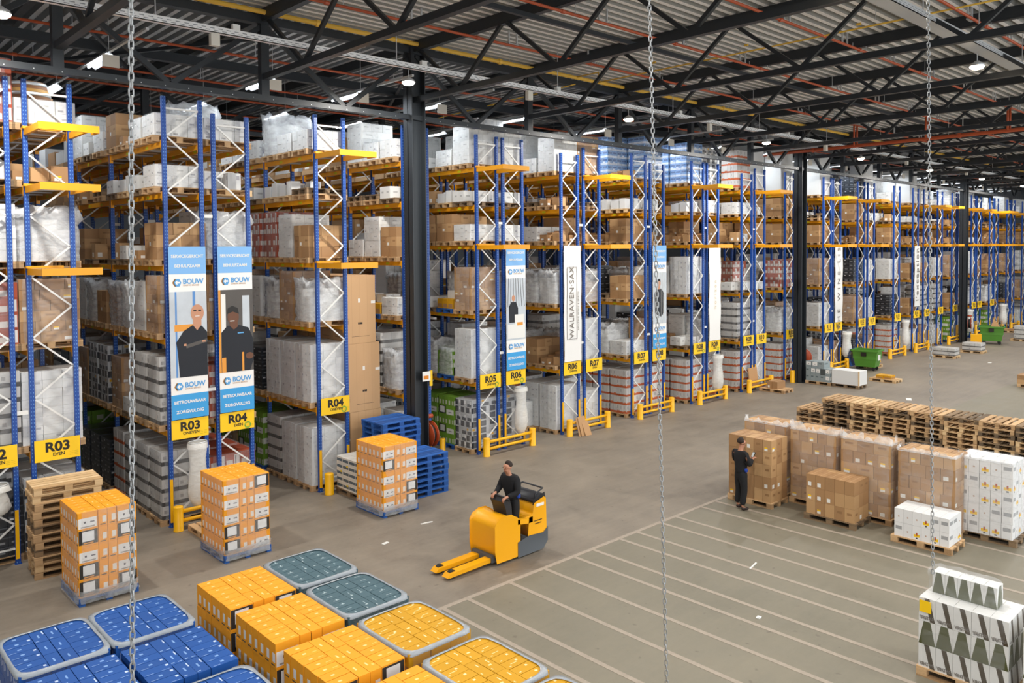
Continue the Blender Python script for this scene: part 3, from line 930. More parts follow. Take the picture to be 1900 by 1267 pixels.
B4, B5 = (2.8,) * 4, (2.8,) * 5
F3 = (3.75, 2.9, 2.9, 2.9)
specs = [
 ('R01 even', 1.0, 9.75, 5.95, (2.8, 2.8), None, (), 2, 0),
 ('R02 oneven', 2.72, 9.75, 5.95, B4, {0: 'kD', 1: 'GVG', 2: 'OVB', 3: 'Vcw', 4: 'cub', 5: 'O.w'}, (), 4, 1),
 ('R03 even', 3.86, 9.75, 5.95, B4, {0: 'DWV', 1: 'WVB', 2: 'BON', 3: 'MWC', 4: 'bcu', 5: 'w.C'}, (2, 3, 4), 4, 0),
 ('R03 oneven', 6.58, 9.75, 5.95, F3, {0: 'GGGRkk', 1: 'GGuBDD', 2: 'WVMNCM', 3: 'Cbuc.c', 4: 'wuduP.', 5: 'wwbCwu'}, (), 7, 1),
 ('R04 even', 7.70, 9.48, 5.95, F3, {0: 'OOO', 1: 'OOG', 2: 'BVW', 3: 'MVW', 4: 'dwV', 5: 'wwM'}, (), 5, 0),
 ('R04 oneven', 10.36, 9.75, 5.95, B4, {0: 'WWGEE', 1: 'WWWkk', 2: 'MBMVB', 3: 'CVOOB', 4: 'PdduP', 5: 'wwMwu'}, (2, 4), 6, 0),
 ('R05 even', 13.09, 9.75, 5.95, B4, {0: 'GuW', 1: 'MGk', 2: 'RYY', 3: 'CVw', 4: 'uPP', 5: 'wwV'}, (), 5, 1),
 ('R05 oneven', 15.78, 9.75, 6.4, B4, {0: 'DEEkD', 1: 'WeMGk', 2: 'BYuVN', 3: 'wCCBb', 4: 'udcdb', 5: 'VwuVw'}, (2, 4), 5, 1),
 ('R06 even', 16.86, 9.75, 6.4, B4, {0: 'DDk', 1: 'DVW', 2: 'VCM', 3: 'wbC', 4: 'ucb', 5: 'VRV'}, (), 3, 0),
 ('R06 oneven', 19.5, 9.48, 6.4, B4, {0: 'WWRD', 1: 'bCNB', 2: 'MMVN', 3: 'bwbC', 4: 'bPcb', 5: 'VwWB'}, (), 4, 1),
 ('R07 even', 20.62, 9.75, 6.4, B4, {0: 'VWk', 1: 'WNG', 2: 'NMV', 3: 'bCc', 4: 'PPd', 5: 'BWK'}, (2, 4), 3, 0),
 ('R07 oneven', 23.27, 9.75, 6.4, B4, {0: 'RRRW', 1: 'wMkB', 2: 'CPkM', 3: 'Cbbc', 4: 'ddbP', 5: 'bKKK'}, (), 4, 1),
 ('R08 even', 24.38, 9.48, 6.4, B4[:3], {0: 'RWD', 1: 'BMN', 2: 'VNM', 3: 'bCb', 4: 'dbP', 5: 'KKR'}, (), 3, 1),
 ('R08 oneven', 27.08, 9.75, 6.4, B4, {0: 'RRRW', 1: 'ubBk', 2: 'WVMB', 3: 'bbcC', 4: 'dbPc', 5: 'KKKW'}, (2, 4), 4, 0),
 ('R09 even', 28.16, 9.75, 6.4, B4[:3], {0: 'RBV', 1: 'MVM', 2: 'VWM', 3: 'bCd', 4: 'wwb', 5: 'DBW'}, (), 3, 1),
 ('R09 oneven', 30.84, 9.48, 6.4, B4[:3], {0: 'RRR', 1: 'GDM', 2: 'ubC', 3: 'VVk', 4: 'wVP', 5: 'RDB'}, (), 3, 1),
 ('R10 even', 31.92, 9.75, 6.4, B4[:3], {0: 'WVM', 1: 'MVD', 2: 'uOC', 3: 'CBb', 4: 'kPb', 5: 'QQu'}, (2, 4), 3, 0),
 ('R10 oneven', 34.6, 9.75, 6.4, B4[:3], {0: 'RRD', 1: 'MVW', 2: 'OPM', 3: 'BBC', 4: 'CCb', 5: 'QQw'}, (), 3, 1),
 ('R11 even', 35.72, 9.75, 6.4, B4[:2], None, (), 2, 0),
 ('R11 oneven', 38.45, 9.75, 6.4, B4[:3], {0: 'VWW', 1: 'VuN', 2: 'BBO', 3: 'MVW', 4: 'PuP', 5: 'QQW'}, (2, 4), 3, 1),
 ('R12 even', 39.5, 9.75, 6.4, B4[:2], {5: 'kK'}, (), 2, 0),
 ('R12 oneven', 42.35, 9.75, 6.4, B4[:3], {0: 'kkD', 1: 'BBk', 2: 'kMV', 3: 'bcC', 4: 'CPc', 5: 'kBQ'}, (2, 4), 3, 1),
 ('R13 even', 43.6, 9.75, 6.4, B4[:2], {5: 'QW'}, (), 2, 0),
 ('R13 oneven', 47.1, 9.75, 6.4, B4[:3], {0: 'RRD', 1: 'kkD', 2: 'VMC', 3: 'CVb', 4: 'VWV', 5: 'wWQ'}, (), 3, 1),
 ('R14 even', 49.9, 9.75, 6.4, B4[:2], {5: 'QQ'}, (), 2, 0),
]
fx = [51.6, 53.9, 56.5, 57.6, 60.2, 61.35, 64.1, 65.2, 68.1, 69.2, 72.0, 73.1, 76.0]
fn = ['R14 oneven', 'R15 even', 'R15 oneven', 'R16 even', 'R16 oneven', 'R17 even', 'R17 oneven', 'R18 even', 'R18 oneven', 'R19 even', 'R19 oneven', 'R20 even', 'R20 oneven']
for i, (x, n_) in enumerate(zip(fx, fn)):
    specs.append((n_, x, 9.75, 6.4, B4[:2], None, (2, 4) if i % 3 != 2 else (), 2, i % 2))
for (n_, x, h, l3, bays, loads, plats, ns, fl) in specs:
    rack(n_, x, h, l3, bays, loads, plats, nslots=ns, flip=fl)
o = solid('distant_goods', STUFFB.mesh('distant_goods', [C_WPLAIN, C_BROWN, C_GREY, C_DARKP, C_WATER, C_GREEN, M_WOOD]), 'countless pallet loads deep inside the racks and far down the aisles', 'goods')
o['kind'] = 'stuff'

# ---------------------------------------------------------------- signs and banners
def sign(x, top, side, z=2.0, far=False, w=.84, h=.44, frame=False):
    nm_ = '%s %s' % (top, side)
    t = thing('row_sign', 'yellow %s sign %s%s at the rack end' % (top, side, ' with small green ring' if frame else ''), 'sign', (x, FY - .1, z), 0, 'yellow row signs')
    t = link('board', MB().box(0, -.008, 0, w, .008, h).mesh('board', M_SIGN), t)
    text(top, .27, M_BLACK, t, (w / 2, -.011, h * .62), bold=.035, sx=1.08)
    if side: text(side, .095, M_BLACK, t, (w / 2 + .02, -.011, h * .27), bold=.02)
    m = MB()
    for q in range(3): m.box(w - .2, -.0095, .06 + q * .035, w - .13, -.008, .065 + q * .035).box(w - .11, -.0095, .06 + q * .035, w - .04, -.008, .065 + q * .035)
    link('small_print', m.mesh('small_print', plain('olive_print', '#b89a10', .5) if 'olive_print' not in bpy.data.materials else bpy.data.materials['olive_print']), t)
    if frame:
        m = MB()
        for q in range(12):
            a, e = 2 * PI * q / 12, 2 * PI * (q + .8) / 12
            m.face([(w * .8 + .05 * math.cos(a), -.0096, .09 + .05 * math.sin(a)), (w * .8 + .085 * math.cos(a), -.0096, .09 + .085 * math.sin(a)), (w * .8 + .085 * math.cos(e), -.0096, .09 + .085 * math.sin(e)), (w * .8 + .05 * math.cos(e), -.0096, .09 + .05 * math.sin(e))])
        link('green_ring', m.mesh('green_ring', plain('sign_green', '#5aa53a', .5) if 'sign_green' not in bpy.data.materials else bpy.data.materials['sign_green']), t)
for (x, a, s_, f) in ((2.72, 'R02', 'ONEVEN', 0), (3.86, 'R03', 'EVEN', 0), (6.58, 'R03', 'ONEVEN', 0), (7.70, 'R04', 'EVEN', 1), (10.36, 'R04', 'ONEVEN', 1),
                      (15.78, 'R05', 'ONEVEN', 1), (16.86, 'R06', 'EVEN', 1), (19.5, 'R06', 'ONEVEN', 0), (20.62, 'R07', 'EVEN', 0), (23.27, 'R07', 'ONEVEN', 0), (24.38, 'R08', 'EVEN', 0),
                      (27.08, 'R08', 'ONEVEN', 1), (28.16, 'R09', 'EVEN', 1), (30.84, 'R09', 'ONEVEN', 0), (31.92, 'R10', 'EVEN', 0), (34.6, 'R10', 'ONEVEN', 0),
                      (38.45, 'R11', 'ONEVEN', 0), (39.5, 'R12', 'EVEN', 0), (42.35, 'R12', 'ONEVEN', 0), (43.6, 'R13', 'EVEN', 0), (47.1, 'R13', 'ONEVEN', 0), (49.9, 'R14', 'EVEN', 0),
                      (51.6, 'R14', 'ONEVEN', 0), (53.9, 'R15', 'EVEN', 0), (56.5, 'R15', 'ONEVEN', 0), (57.6, 'R16', 'EVEN', 0), (60.2, 'R16', 'ONEVEN', 0), (61.35, 'R17', 'EVEN', 0), (64.1, 'R17', 'ONEVEN', 0)):
    sign(x, a, s_, frame=bool(f))
t = thing('row_sign', 'narrow yellow sign board at the rack edge left of the first column', 'sign', (13.14, FY - .1, 2.0))
link('board', MB().box(0, -.008, 0, .3, .008, .44).box(.14, -.0095, .06, .2, -.008, .2, 1).mesh('board', [M_SIGN, plain('sign_orange', '#d8821a', .5)]), t)
t = thing('row_sign', 'slim yellow sign strip just right of the first steel column', 'sign', (13.86, FY - .1, 2.35))
link('board', MB().box(0, -.008, 0, .1, .008, .45).mesh('board', M_SIGN), t)
t = thing('notice_board', 'small white and orange notice fixed to the first steel column', 'sign', (13.2, 17.66, 2.65))
link('board', MB().box(-.1, -.01, 0, .16, .01, .26).box(-.07, -.012, .05, .1, -.01, .15, 1).mesh('board', [M_WHITE, bpy.data.materials['sign_orange']]), t)

M_BLT = plain('banner_pale_blue', '#7fb6ec', .55)
M_BLM = plain('banner_blue', '#3ba0e0', .55)
M_BWH = plain('banner_white', '#f1f0ee', .55)
M_LOGO = plain('logo_blue', '#5aa2dc', .5)
M_LOGB = plain('logo_bronze', '#b3824a', .5)
M_SKIN = plain('skin', '#c69072', .6)
M_SKIN2 = plain('skin_dark', '#6b4632', .6)
M_NAVY = plain('dark_workwear', '#22262e', .75, var=.1)
M_PHO = plain('photo_pale', '#c4ccd4', .6, var=.15, vs=3)
M_PHD = plain('photo_dark', '#55514e', .6, var=.15, vs=3)
M_PORA = plain('photo_orange', '#e49a3c', .6)
M_PBL = plain('photo_blue', '#5b8ecb', .6)
def ell(m, cx, cz, rx, rz, y, mi, n=18):
    m.face([(cx + rx * math.cos(2 * PI * k / n), y, cz + rz * math.sin(2 * PI * k / n)) for k in range(n)], mi)
def logo(t, x, z, s):
    m = MB()
    y = -.014
    hx = [(0, .5), (.3, 1), (.5, 1), (.22, .5), (.5, 0), (.3, 0)]
    m.face([(x + a * s, y, z + b_ * s) for a, b_ in hx], 1)
    m.face([(x + a * s, y, z + b_ * s) for a, b_ in ((.42, 1), (.95, 1), (1.2, .5), (.95, 0), (.42, 0), (.14, .5))], 0)
    m.face([(x + a * s, y - .001, z + b_ * s) for a, b_ in ((.35, .5), (.68, .82), (.68, .62), (1.0, .62), (1.0, .4), (.68, .4), (.68, .18))], 2)
    link('logo', m.mesh('logo', [M_LOGO, M_LOGB, M_BWH]), t)
    text('BOUW', s * .95, M_LOGO, t, (x + s * 1.4, y, z + s * .62), bold=.03, ax='LEFT', sx=.92)
    text('LOGISTIC SERVICES', s * .26, M_LOGB, t, (x + s * 1.42, y, z + s * .12), ax='LEFT', sx=.95)
def bouw_banner(x, kind, label):
    t = thing('vertical_banner', label, 'banner', (x, FY - .12, 2.46), 0, 'tall banners on the rack ends')
    w, h = .84, 3.92
    t = link('fabric', MB().box(0, -.01, 0, w, 0, h, 0).box(0, -.012, h - .62, w, -.01, h, 1).box(0, -.012, 0, w, -.01, .56, 2).mesh('fabric', [M_BWH, M_BLT, M_BLM]), t)
    text('SERVICEGERICHT', .098, M_WHITE, t, (w / 2, -.014, h - .22), bold=.03, sx=.96)
    text('BEHULPZAAM', .098, M_WHITE, t, (w / 2, -.014, h - .44), bold=.03, sx=.96)
    text('BETROUWBAAR', .098, M_WHITE, t, (w / 2, -.014, .38), bold=.03)
    text('ZORGVULDIG', .098, M_WHITE, t, (w / 2, -.014, .16), bold=.03)
    logo(t, .07, h - .9, .17)
    logo(t, .07, .66, .17)
    z0, z1 = .95, h - 1.02
    m = MB()
    if kind == 0:       # bald man with glasses, arms folded, racks behind
        m.box(0, -.012, z0, w, -.01, z1, 0).box(.12, -.013, z0, .16, -.011, z1, 4).box(.52, -.013, 1.9, .58, -.011, z1, 4).box(.1, -.0135, 2.0, .6, -.011, 2.15, 3)
        m.face([(x_, -.015, z_) for x_, z_ in ((.2, z0), (.16, 1.55), (.13, 1.75), (.3, 2.0), (.5, 2.12), (.72, 2.1), (w, 1.95), (w, z0))], 2)
        m.face([(x_, -.0165, z_) for x_, z_ in ((.52, 2.12), (.52, 2.3), (.71, 2.3), (.71, 2.12), (.61, 2.0))], 1)
        ell(m, .62, 2.4, .15, .2, -.017, 1)
        m.box(.53, -.0185, 2.44, .6, -.018, 2.47, 5).box(.64, -.0185, 2.44, .71, -.018, 2.47, 5)
        m.box(.57, -.0185, 2.32, .67, -.018, 2.335, 6)
        m.box(.3, -.0185, 1.66, .36, -.018, 1.71, 1).box(.72, -.0185, 1.72, .8, -.018, 1.76, 1)
        m.face([(x_, -.018, z_) for x_, z_ in ((.36, 1.6), (.34, 1.68), (w, 1.8), (w, 1.72))], 7)
        mats = [M_PHO, M_SKIN, M_NAVY, M_PORA, M_PBL, M_BLACK, M_WHITE, M_PHD]
    elif kind == 1:     # man in knitted cap beside a truck mast
        m.box(0, -.012, z0, w, -.01, z1, 0).box(0, -.013, z0, .05, -.011, z1, 3).box(.06, -.0135, 1.2, .17, -.011, z1 - .1, 6).box(.58, -.0135, 1.9, .76, -.011, z1 - .15, 7)
        m.face([(x_, -.015, z_) for x_, z_ in ((.06, z0), (.06, 1.9), (.2, 2.05), (.5, 2.05), (.72, 1.98), (w, 1.7), (w, 1.2), (.75, z0))], 2)
        m.face([(x_, -.0165, z_) for x_, z_ in ((.26, 2.05), (.28, 2.2), (.45, 2.15), (.46, 2.02), (.36, 1.95))], 1)
        ell(m, .35, 2.25, .14, .18, -.017, 1)
        m.face([(x_, -.0185, z_) for x_, z_ in ((.2, 2.33), (.22, 2.46), (.33, 2.52), (.46, 2.46), (.49, 2.32), (.34, 2.38))], 5)
        m.box(.27, -.0185, 2.15, .38, -.018, 2.17, 6)
        m.box(.06, -.0165, z0, .16, -.016, 1.3, 3).box(.55, -.0185, z0, .6, -.018, 1.4, 3)
        ell(m, .74, 1.3, .1, .08, -.0185, 1)
        m.box(.45, -.0185, 1.85, .6, -.018, 1.88, 4)
        mats = [M_PHD, M_SKIN2, M_NAVY, M_PORA, M_LOGO, M_BLACK, M_WHITE, M_PHO]
    elif kind == 2:     # worker between racks of goods
        m.box(0, -.012, z0, w, -.01, z1, 0)
        for q in range(7): m.bar((.06 + q * .12, -.0125, z1 - .9), (.1 + q * .1, -.0125, z1), .02, .004, 7)
        m.face([(x_, -.015, z_) for x_, z_ in ((.12, 1.5), (.1, 2.0), (.2, 2.15), (.42, 2.15), (.5, 1.95), (.5, 1.5))], 2)
        ell(m, .3, 2.27, .07, .1, -.017, 1)
        m.box(.05, -.0165, 1.0, .8, -.016, 1.45, 6).box(.35, -.0185, 1.35, .75, -.018, 1.75, 6).box(.45, -.0187, 1.4, .7, -.0186, 1.5, 3)
        mats = [M_PHO, M_SKIN, M_NAVY, M_PORA, M_LOGO, M_BLACK, M_WHITE, M_PHD]
    else:
        m.box(0, -.012, z0, w, -.01, z1, 0)
        for q in range(6): m.bar((.1 + q * .13, -.0125, z0), (.12 + q * .12, -.0125, z1), .02, .004, 6)
        m.face([(x_, -.015, z_) for x_, z_ in ((.1, 1.35), (.08, 2.1), (.22, 2.25), (.5, 2.28), (.68, 2.1), (.66, 1.35), (.5, 1.2))], 2)
        m.face([(x_, -.0165, z_) for x_, z_ in ((.28, 2.25), (.3, 2.4), (.42, 2.4), (.44, 2.25))], 1)
        ell(m, .36, 2.48, .1, .14, -.017, 1)
        m.face([(x_, -.0185, z_) for x_, z_ in ((.26, 2.52), (.28, 2.63), (.36, 2.66), (.44, 2.63), (.46, 2.54), (.36, 2.57))], 5)
        mats = [M_PHO, M_SKIN, M_NAVY, M_PORA, M_LOGO, M_BLACK, M_WHITE, M_PHD]
    link('printed_photo', m.mesh('printed_photo', mats), t)
bouw_banner(6.58, 0, 'tall blue and white BOUW banner with folded-arms man in glasses above R03')
bouw_banner(7.70, 1, 'tall blue and white BOUW banner with man in knitted cap above R04 EVEN')
bouw_banner(16.86, 2, 'tall blue and white BOUW banner with worker and cartons above R06 EVEN')
bouw_banner(24.38, 3, 'tall blue and white BOUW banner with standing worker above R08 EVEN')
M_GREYT = plain('taupe_print', '#77706a', .6)
def white_banner(x, words_, label, size=.3, zc=2.1, mat=None, frame=False, sp=1.0, z0=2.46, h=3.92, xo=.42):
    t = thing('vertical_banner', label, 'banner', (x, FY - .12, z0), 0, 'tall banners on the rack ends')
    m = MB()
    n = 14
    a = m.ring([(0, -.01 - .012 * math.sin(i * .9), h * i / n) for i in range(n + 1)])
    e = m.ring([(.84, -.01 + .012 * math.sin(i * 1.1), h * i / n) for i in range(n + 1)])
    for i in range(n):
        m.f.append((a + i, e + i, e + i + 1, a + i + 1))
        m.uv += [(0, 0)] * 4
        m.mi.append(0)
        m.at.append((.5, 2, .5))
    t = link('fabric', m.mesh('fabric', M_BWH, True), t)
    text(words_, size, mat or M_GREYT, t, (xo, -.03, zc), rot=(PI / 2, -PI / 2, 0), space=sp)
    if frame:
        f = MB()
        for (x0_, z0_, x1_, z1_) in ((.12, .75, .14, 3.2), (.6, .75, .62, 3.2), (.12, .75, .62, .765), (.12, 3.185, .62, 3.2)): f.box(x0_, -.034, z0_, x1_, -.03, z1_)
        link('printed_frame', f.mesh('printed_frame', M_GREYT), t)
        text('AMAZING WINES & SPIRITS', .1, M_GREYT, t, (.69, -.03, 1.7), rot=(PI / 2, -PI / 2, 0), space=1.1)
white_banner(19.5, 'WALRAVEN·SAX', 'tall white banner reading WALRAVEN SAX inside a grey frame above R06', .31, 2.0, None, True, 1.08, xo=.37)
white_banner(28.16, 'horizon', 'tall white banner with faint vertical golden lettering above R09', .24, 1.9, plain('faint_gold_print', '#d9c9a8', .6), sp=1.6)
white_banner(39.5, 'THE WINE LIST', 'tall white banner reading THE WINE LIST above R12', .42, 1.9, None, sp=1.7)
white_banner(49.9, "l'exception", "tall white banner reading l'exception above R14", .62, 1.9, None, sp=1.15, z0=2.7, h=3.6)

# ---------------------------------------------------------------- rack-end guards, bags, hose reels
def guard_rail(x0, x1, label):
    t = thing('guard_rail', label, 'guard rail', (x0, FY - .35, 0), 0, 'yellow rack-end guard rails')
    L = x1 - x0
    bol = MB().lathe([(.115, 0), (.115, .01), (.105, .015), (.105, .53), (.1, .55), (.06, .56)], 22).mesh('bollard', M_YEL, True)
    link('bollard', bol, t)
    link('bollard', bol, t, (L, 0, 0))
    r_ = MB().tube([(.08, -.02, 0), (L - .08, -.02, 0)], .045, 12).mesh('rail', M_YEL, True)
    link('rail', r_, t, (0, 0, .43))
    link('rail', r_, t, (0, 0, .22))
for x0, x1, nm_ in ((6.55, 8.55, 'under the R03 and R04 signs'), (15.75, 17.75, 'under the R05 and R06 signs'), (19.45, 21.45, 'under the R06 and R07 signs beside leaning cardboard'),
                    (23.25, 25.25, 'under the R07 and R08 signs'), (27.1, 29.0, 'under the R08 and R09 signs'), (30.85, 32.75, 'under the R09 and R10 signs'), (34.65, 35.6, 'beside the second steel column'),
                    (38.5, 40.4, 'behind the nearer green bin'), (42.3, 44.3, 'under the R12 and R13 signs'), (45.8, 47.9, 'right of the R13 signs'), (49.5, 51.5, 'under the banner reading l\'exception'),
                    (55.0, 57.0, 'beside the third steel column'), (60.2, 62.0, 'beyond the farther green bin'), (64.1, 66.0, 'fourth from the far right end'), (68.1, 70.0, 'last but one at the far right')):
    guard_rail(x0 + .05, x1, 'yellow guard rail with two bollards ' + nm_)
def bollard(x, y, h, label, r=.1):
    solid('bollard', MB().lathe([(r + .01, 0), (r, .015), (r, h - .03), (r * .9, h)], 22).mesh('bollard', M_YEL, True), label, 'bollard', (x, y, 0))
bollard(10.42, 18.1, .55, 'single yellow bollard at the foot of the R04 ONEVEN rack', .115)
bollard(15.1, 19.37, .45, 'short yellow bollard beside the green carton pallet near first column', .09)
def bag(x, z, L, label, r=.2, y=18.2):
    t = thing('waste_bag', label, 'bag', (x, y, z), 0, 'translucent waste bags on the racks')
    rr = random.Random(int(x * 7))
    m = MB()
    prev = None
    for j in range(9):
        f = j / 8
        rad = r * (1.0 if j == 0 else (1.0, .9, .95, 1.05, 1.15, 1.2, 1.05, .6)[j - 1])
        pts = [(rad * (1 + rr.uniform(-.1, .1)) * math.cos(2 * PI * k / 18), rad * .75 * (1 + rr.uniform(-.1, .1)) * math.sin(2 * PI * k / 18), -L * f) for k in range(18)]
        q = m.ring(pts)
        if prev is not None: m.quadstrip(prev, q, 18)
        prev = q
    m.poly([prev + k for k in range(18)])
    link('bag_film', m.mesh('bag_film', M_BAG, True), t)
    m = MB()
    pts = [(r * 1.03 * math.cos(2 * PI * k / 20), r * .78 * math.sin(2 * PI * k / 20), .01) for k in range(21)]
    m.tube(pts, .016, 6, cap=False)
    link('bag_ring', m.mesh('bag_ring', M_GALV, True), t)
    m = MB()
    prev = None
    for j, (ra, dz) in enumerate(((1.02, .02), (1.15, -.03), (1.22, -.12))):
        pts = [(r * ra * math.cos(2 * PI * k / 18) * rr.uniform(.94, 1.06), r * .78 * ra * math.sin(2 * PI * k / 18), dz + rr.uniform(-.015, .015)) for k in range(18)]
        q = m.ring(pts)
        if prev is not None: m.quadstrip(prev, q, 18)
        prev = q
    link('bag_collar', m.mesh('bag_collar', M_BAG, True), t)
bag(7.1, 1.9, 1.45, 'translucent waste bag hanging below the R03 ONEVEN sign')
bag(17.35, 1.9, 1.45, 'translucent waste bag hanging below the R06 EVEN sign')
bag(28.6, 1.85, 1.45, 'translucent waste bag hanging below the R09 EVEN sign', .24)
bag(40.6, 1.9, 1.3, 'translucent waste bag behind the nearer green bin', .26)
bag(48.3, 2.0, 1.5, 'long translucent waste bag right of the R13 ONEVEN sign', .24)
bag(59.2, 2.0, 1.5, 'translucent waste bag behind the farther green bin', .3)
bag(66.6, 2.0, 1.5, 'translucent waste bag far right at the last racks', .3)
bag(3.1, 1.72, .6, 'translucent waste bag below the R02 sign', .25)

def reel(x, y, z, ang, label):
    t = thing('hose_reel', label, 'hose reel', (x, y, z), ang)
    Mx = Matrix.Rotation(PI / 2, 4, 'Y')
    link('reel_disc', MB().lathe([(.05, -.1), (.36, -.1), (.37, -.085), (.36, -.07)], 28, Mx).lathe([(.36, .07), (.37, .085), (.36, .1), (.05, .1)], 28, Mx).mesh('reel_disc', plain('reel_red', '#a5431f', .4) if 'reel_red' not in bpy.data.materials else bpy.data.materials['reel_red'], True), t)
    link('hose', MB().lathe([(.27, -.07), (.3, 0), (.27, .07)], 28, Mx).mesh('hose', plain('black_rubber', '#1d1c1c', .6) if 'black_rubber' not in bpy.data.materials else bpy.data.materials['black_rubber'], True), t)
    link('hub', MB().lathe([(.06, -.14), (.06, .14)], 14, Mx).mesh('hub', M_GALV, True), t)
    link('valve', MB().tube([(-.12, 0, .5), (.12, 0, .5)], .06, 12).tube([(-.05, 0, .5), (-.05, 0, .1)], .02, 8).mesh('valve', bpy.data.materials['reel_red'], True), t)
reel(13.475, 17.9, 1.1, 0, 'red fire hose reel mounted on the first steel column')
reel(35.375, 17.9, 1.15, 0, 'red fire hose reel mounted on the second steel column')
reel(57.0, 17.5, 1.25, PI / 2 + .25, 'red fire hose reel facing out from the third steel column')

# wine barrel on top of the left racks
t = thing('wine_barrel', 'wooden barrel with pale hoop band on the top shelf of rack R03 even', 'barrel', (4.25, 20.0, 8.894))
solid('empty_pallet', PAL['x'], 'wooden pallet under the barrel on the top shelf of rack R03 even', 'pallet', (4.27, 20.0, 8.75))
_pf = [(.33, 0), (.37, .12), (.42, .3), (.44, .48), (.42, .66), (.37, .84), (.33, .95)]
t.scale = (1.08, 1.08, 1.12)
link('staves', MB().lathe(_pf, 28).mesh('staves', wood('barrel_oak', '#6b4630', '#a2734c'), True), t)
m = MB()
for z_, r_ in ((.04, .355), (.2, .4), (.7, .418), (.9, .357)): m.lathe([(r_ - .004, z_ - .03), (r_ + .006, z_ - .03), (r_ + .003, z_ + .03), (r_ - .01, z_ + .03)], 28, cap=False)
link('hoop', m.mesh('hoop', M_GALV, True), t)
link('painted_band', MB().lathe([(.42, .6), (.413, .62), (.395, .76), (.385, .8)], 28, cap=False).mesh('painted_band', plain('barrel_ochre', '#c89a52', .6), True), t)

# ---------------------------------------------------------------- tall cardboard boxes between R04 and the column
tb = MB().box(-.5, -.3, 0, .5, .3, 1.86, r=(.2, .4)).mesh('tall_box', C_KRAFT)
for j in range(5):
    for k in range(3):
        solid('cardboard_box', tb, 'tall brown cardboard box between R04 rack and first column, %s, %s' % (('bottom', 'middle', 'top')[k], ('front pile', 'second pile back', 'third pile back', 'fourth pile back', 'fifth pile back')[j]), 'box',
              (11.93 + (.03 if k == 0 else .0) + (-.12 if k == 2 else 0), 19.05 + j * .66, 1.865 * k), 0, 'tall cardboard boxes')

# ---------------------------------------------------------------- block-stacked pallets
def block(code, x, y, label, W=.98, D=1.16, H=1.5, mat=None, nz=5, pal='yB', seed=1, film=True, group='block-stacked pallets in the foreground', kind='pin', skirt=True, sag=0, rim=True):
    t = thing('wrapped_pallet_load', label, 'pallet load', (x, y, 0), 0, group)
    link('pallet', PAL[pal], t)
    st = stack_mb(W, D, H, nz, kind, seed=seed, jog=.003)
    link('carton_stack', st.mesh('carton_stack', mat), t, (0, 0, .144))
    if film:
        link('stretch_film', shell_mb(W + .012, D + .012, H, seed + 5, .01, 0, 0, False, 12).mesh('film', M_WRAPC if rim else M_WRAPS, True), t, (0, 0, .144))
        if rim: link('film_rim', rim_mb(W, D, seed).mesh('film_rim', M_WRAPR, True), t, (0, 0, .144 + H))
    if skirt: link('film_skirt', skirt_mb(W + .06, D + .06, seed).mesh('film_skirt', M_WRAPT, True), t)
    return t
M_WRAPR = wrap_mat('film_rim', .86, .4, .7, (.36, .4, .44, 1), .14)
M_WRAPS = wrap_mat('side_film', .15, .45, .75, (.86, .84, .82, 1), .14)
M_WRAPC = wrap_mat('clear_film', .06, .5, .8, amt=.12)
def rim_mb(W, D, seed):
    rr = random.Random(seed)
    m = MB()
    n = 56
    def P(t, pw_):
        a = 2 * PI * t
        x, y = math.cos(a), math.sin(a)
        k = (abs(x) ** pw_ + abs(y) ** pw_) ** (-1 / pw_)
        return x * k, y * k
    prev = None
    for (g_, z_, pw_) in ((.022, -.035, 14), (.02, .010, 12), (-.012, .016, 8), (-.02, .010, 6.5)):
        pts = []
        for i in range(n):
            x, y = P((i + .5) / n, pw_)
            e = rr.uniform(-.004, .004)
            pts.append((x * (W / 2 + g_ + e), y * (D / 2 + g_ + e), z_ + rr.uniform(-.002, .002)))
        q = m.ring(pts)
        if prev is not None: m.quadstrip(prev, q, n)
        prev = q
    return m
CX = [2.46, 3.5, 4.95, 5.98]
RY = [11.0, 9.68, 8.32, 6.92, 5.62]
for (cx_, ry, mt, film, lab, H) in (
    (0, 0, C_BLUE, 1, 'blue carton pallet with film rim, leftmost of the back row', 1.26), (1, 0, C_BLUE, 1, 'blue carton pallet with film rim, nearest the tall orange stacks', 1.26),
    (0, 1, C_BLUE, 0, 'blue carton pallet at the lower left picture edge, without film rim', 1.26), (1, 1, C_BLUE, 0, 'blue carton pallet without rim, directly in front of the rimmed one', 1.26),
    (1, 2, C_BLUE, 1, 'blue carton pallet cut by the lower edge beside the orange ones', 1.26),
    (2, 0, C_ORANGE, 0, 'orange carton pallet beside the rear slate-blue pallet', 1.26), (2, 1, C_ORANGE, 0, 'orange carton pallet beside the front slate-blue pallet', 1.26),
    (2, 2, C_ORANGE, 0, 'orange carton pallet beside the rear golden pallet', 1.26), (2, 3, C_ORANGE, 0, 'orange carton pallet cut by the lower picture edge', 1.26),
    (3, 0, C_SLATE, 1, 'slate-blue carton pallet with film rim, farther of the two', 1.26), (3, 1, C_SLATE, 1, 'slate-blue carton pallet with film rim, nearer of the two', 1.26),
    (3, 2, C_YELLOW, 1, 'golden carton pallet next to the slate-blue one', 1.26), (3, 3, C_YELLOW, 1, 'golden carton pallet at the end of the white floor line', 1.26),
    (3, 4, C_YELLOW, 1, 'golden carton pallet barely showing at the lower edge', 1.26)):
    block('x', CX[cx_], RY[ry], lab, H=H, mat=mt, nz=4, film=bool(film), seed=cx_ * 7 + ry, skirt=False)
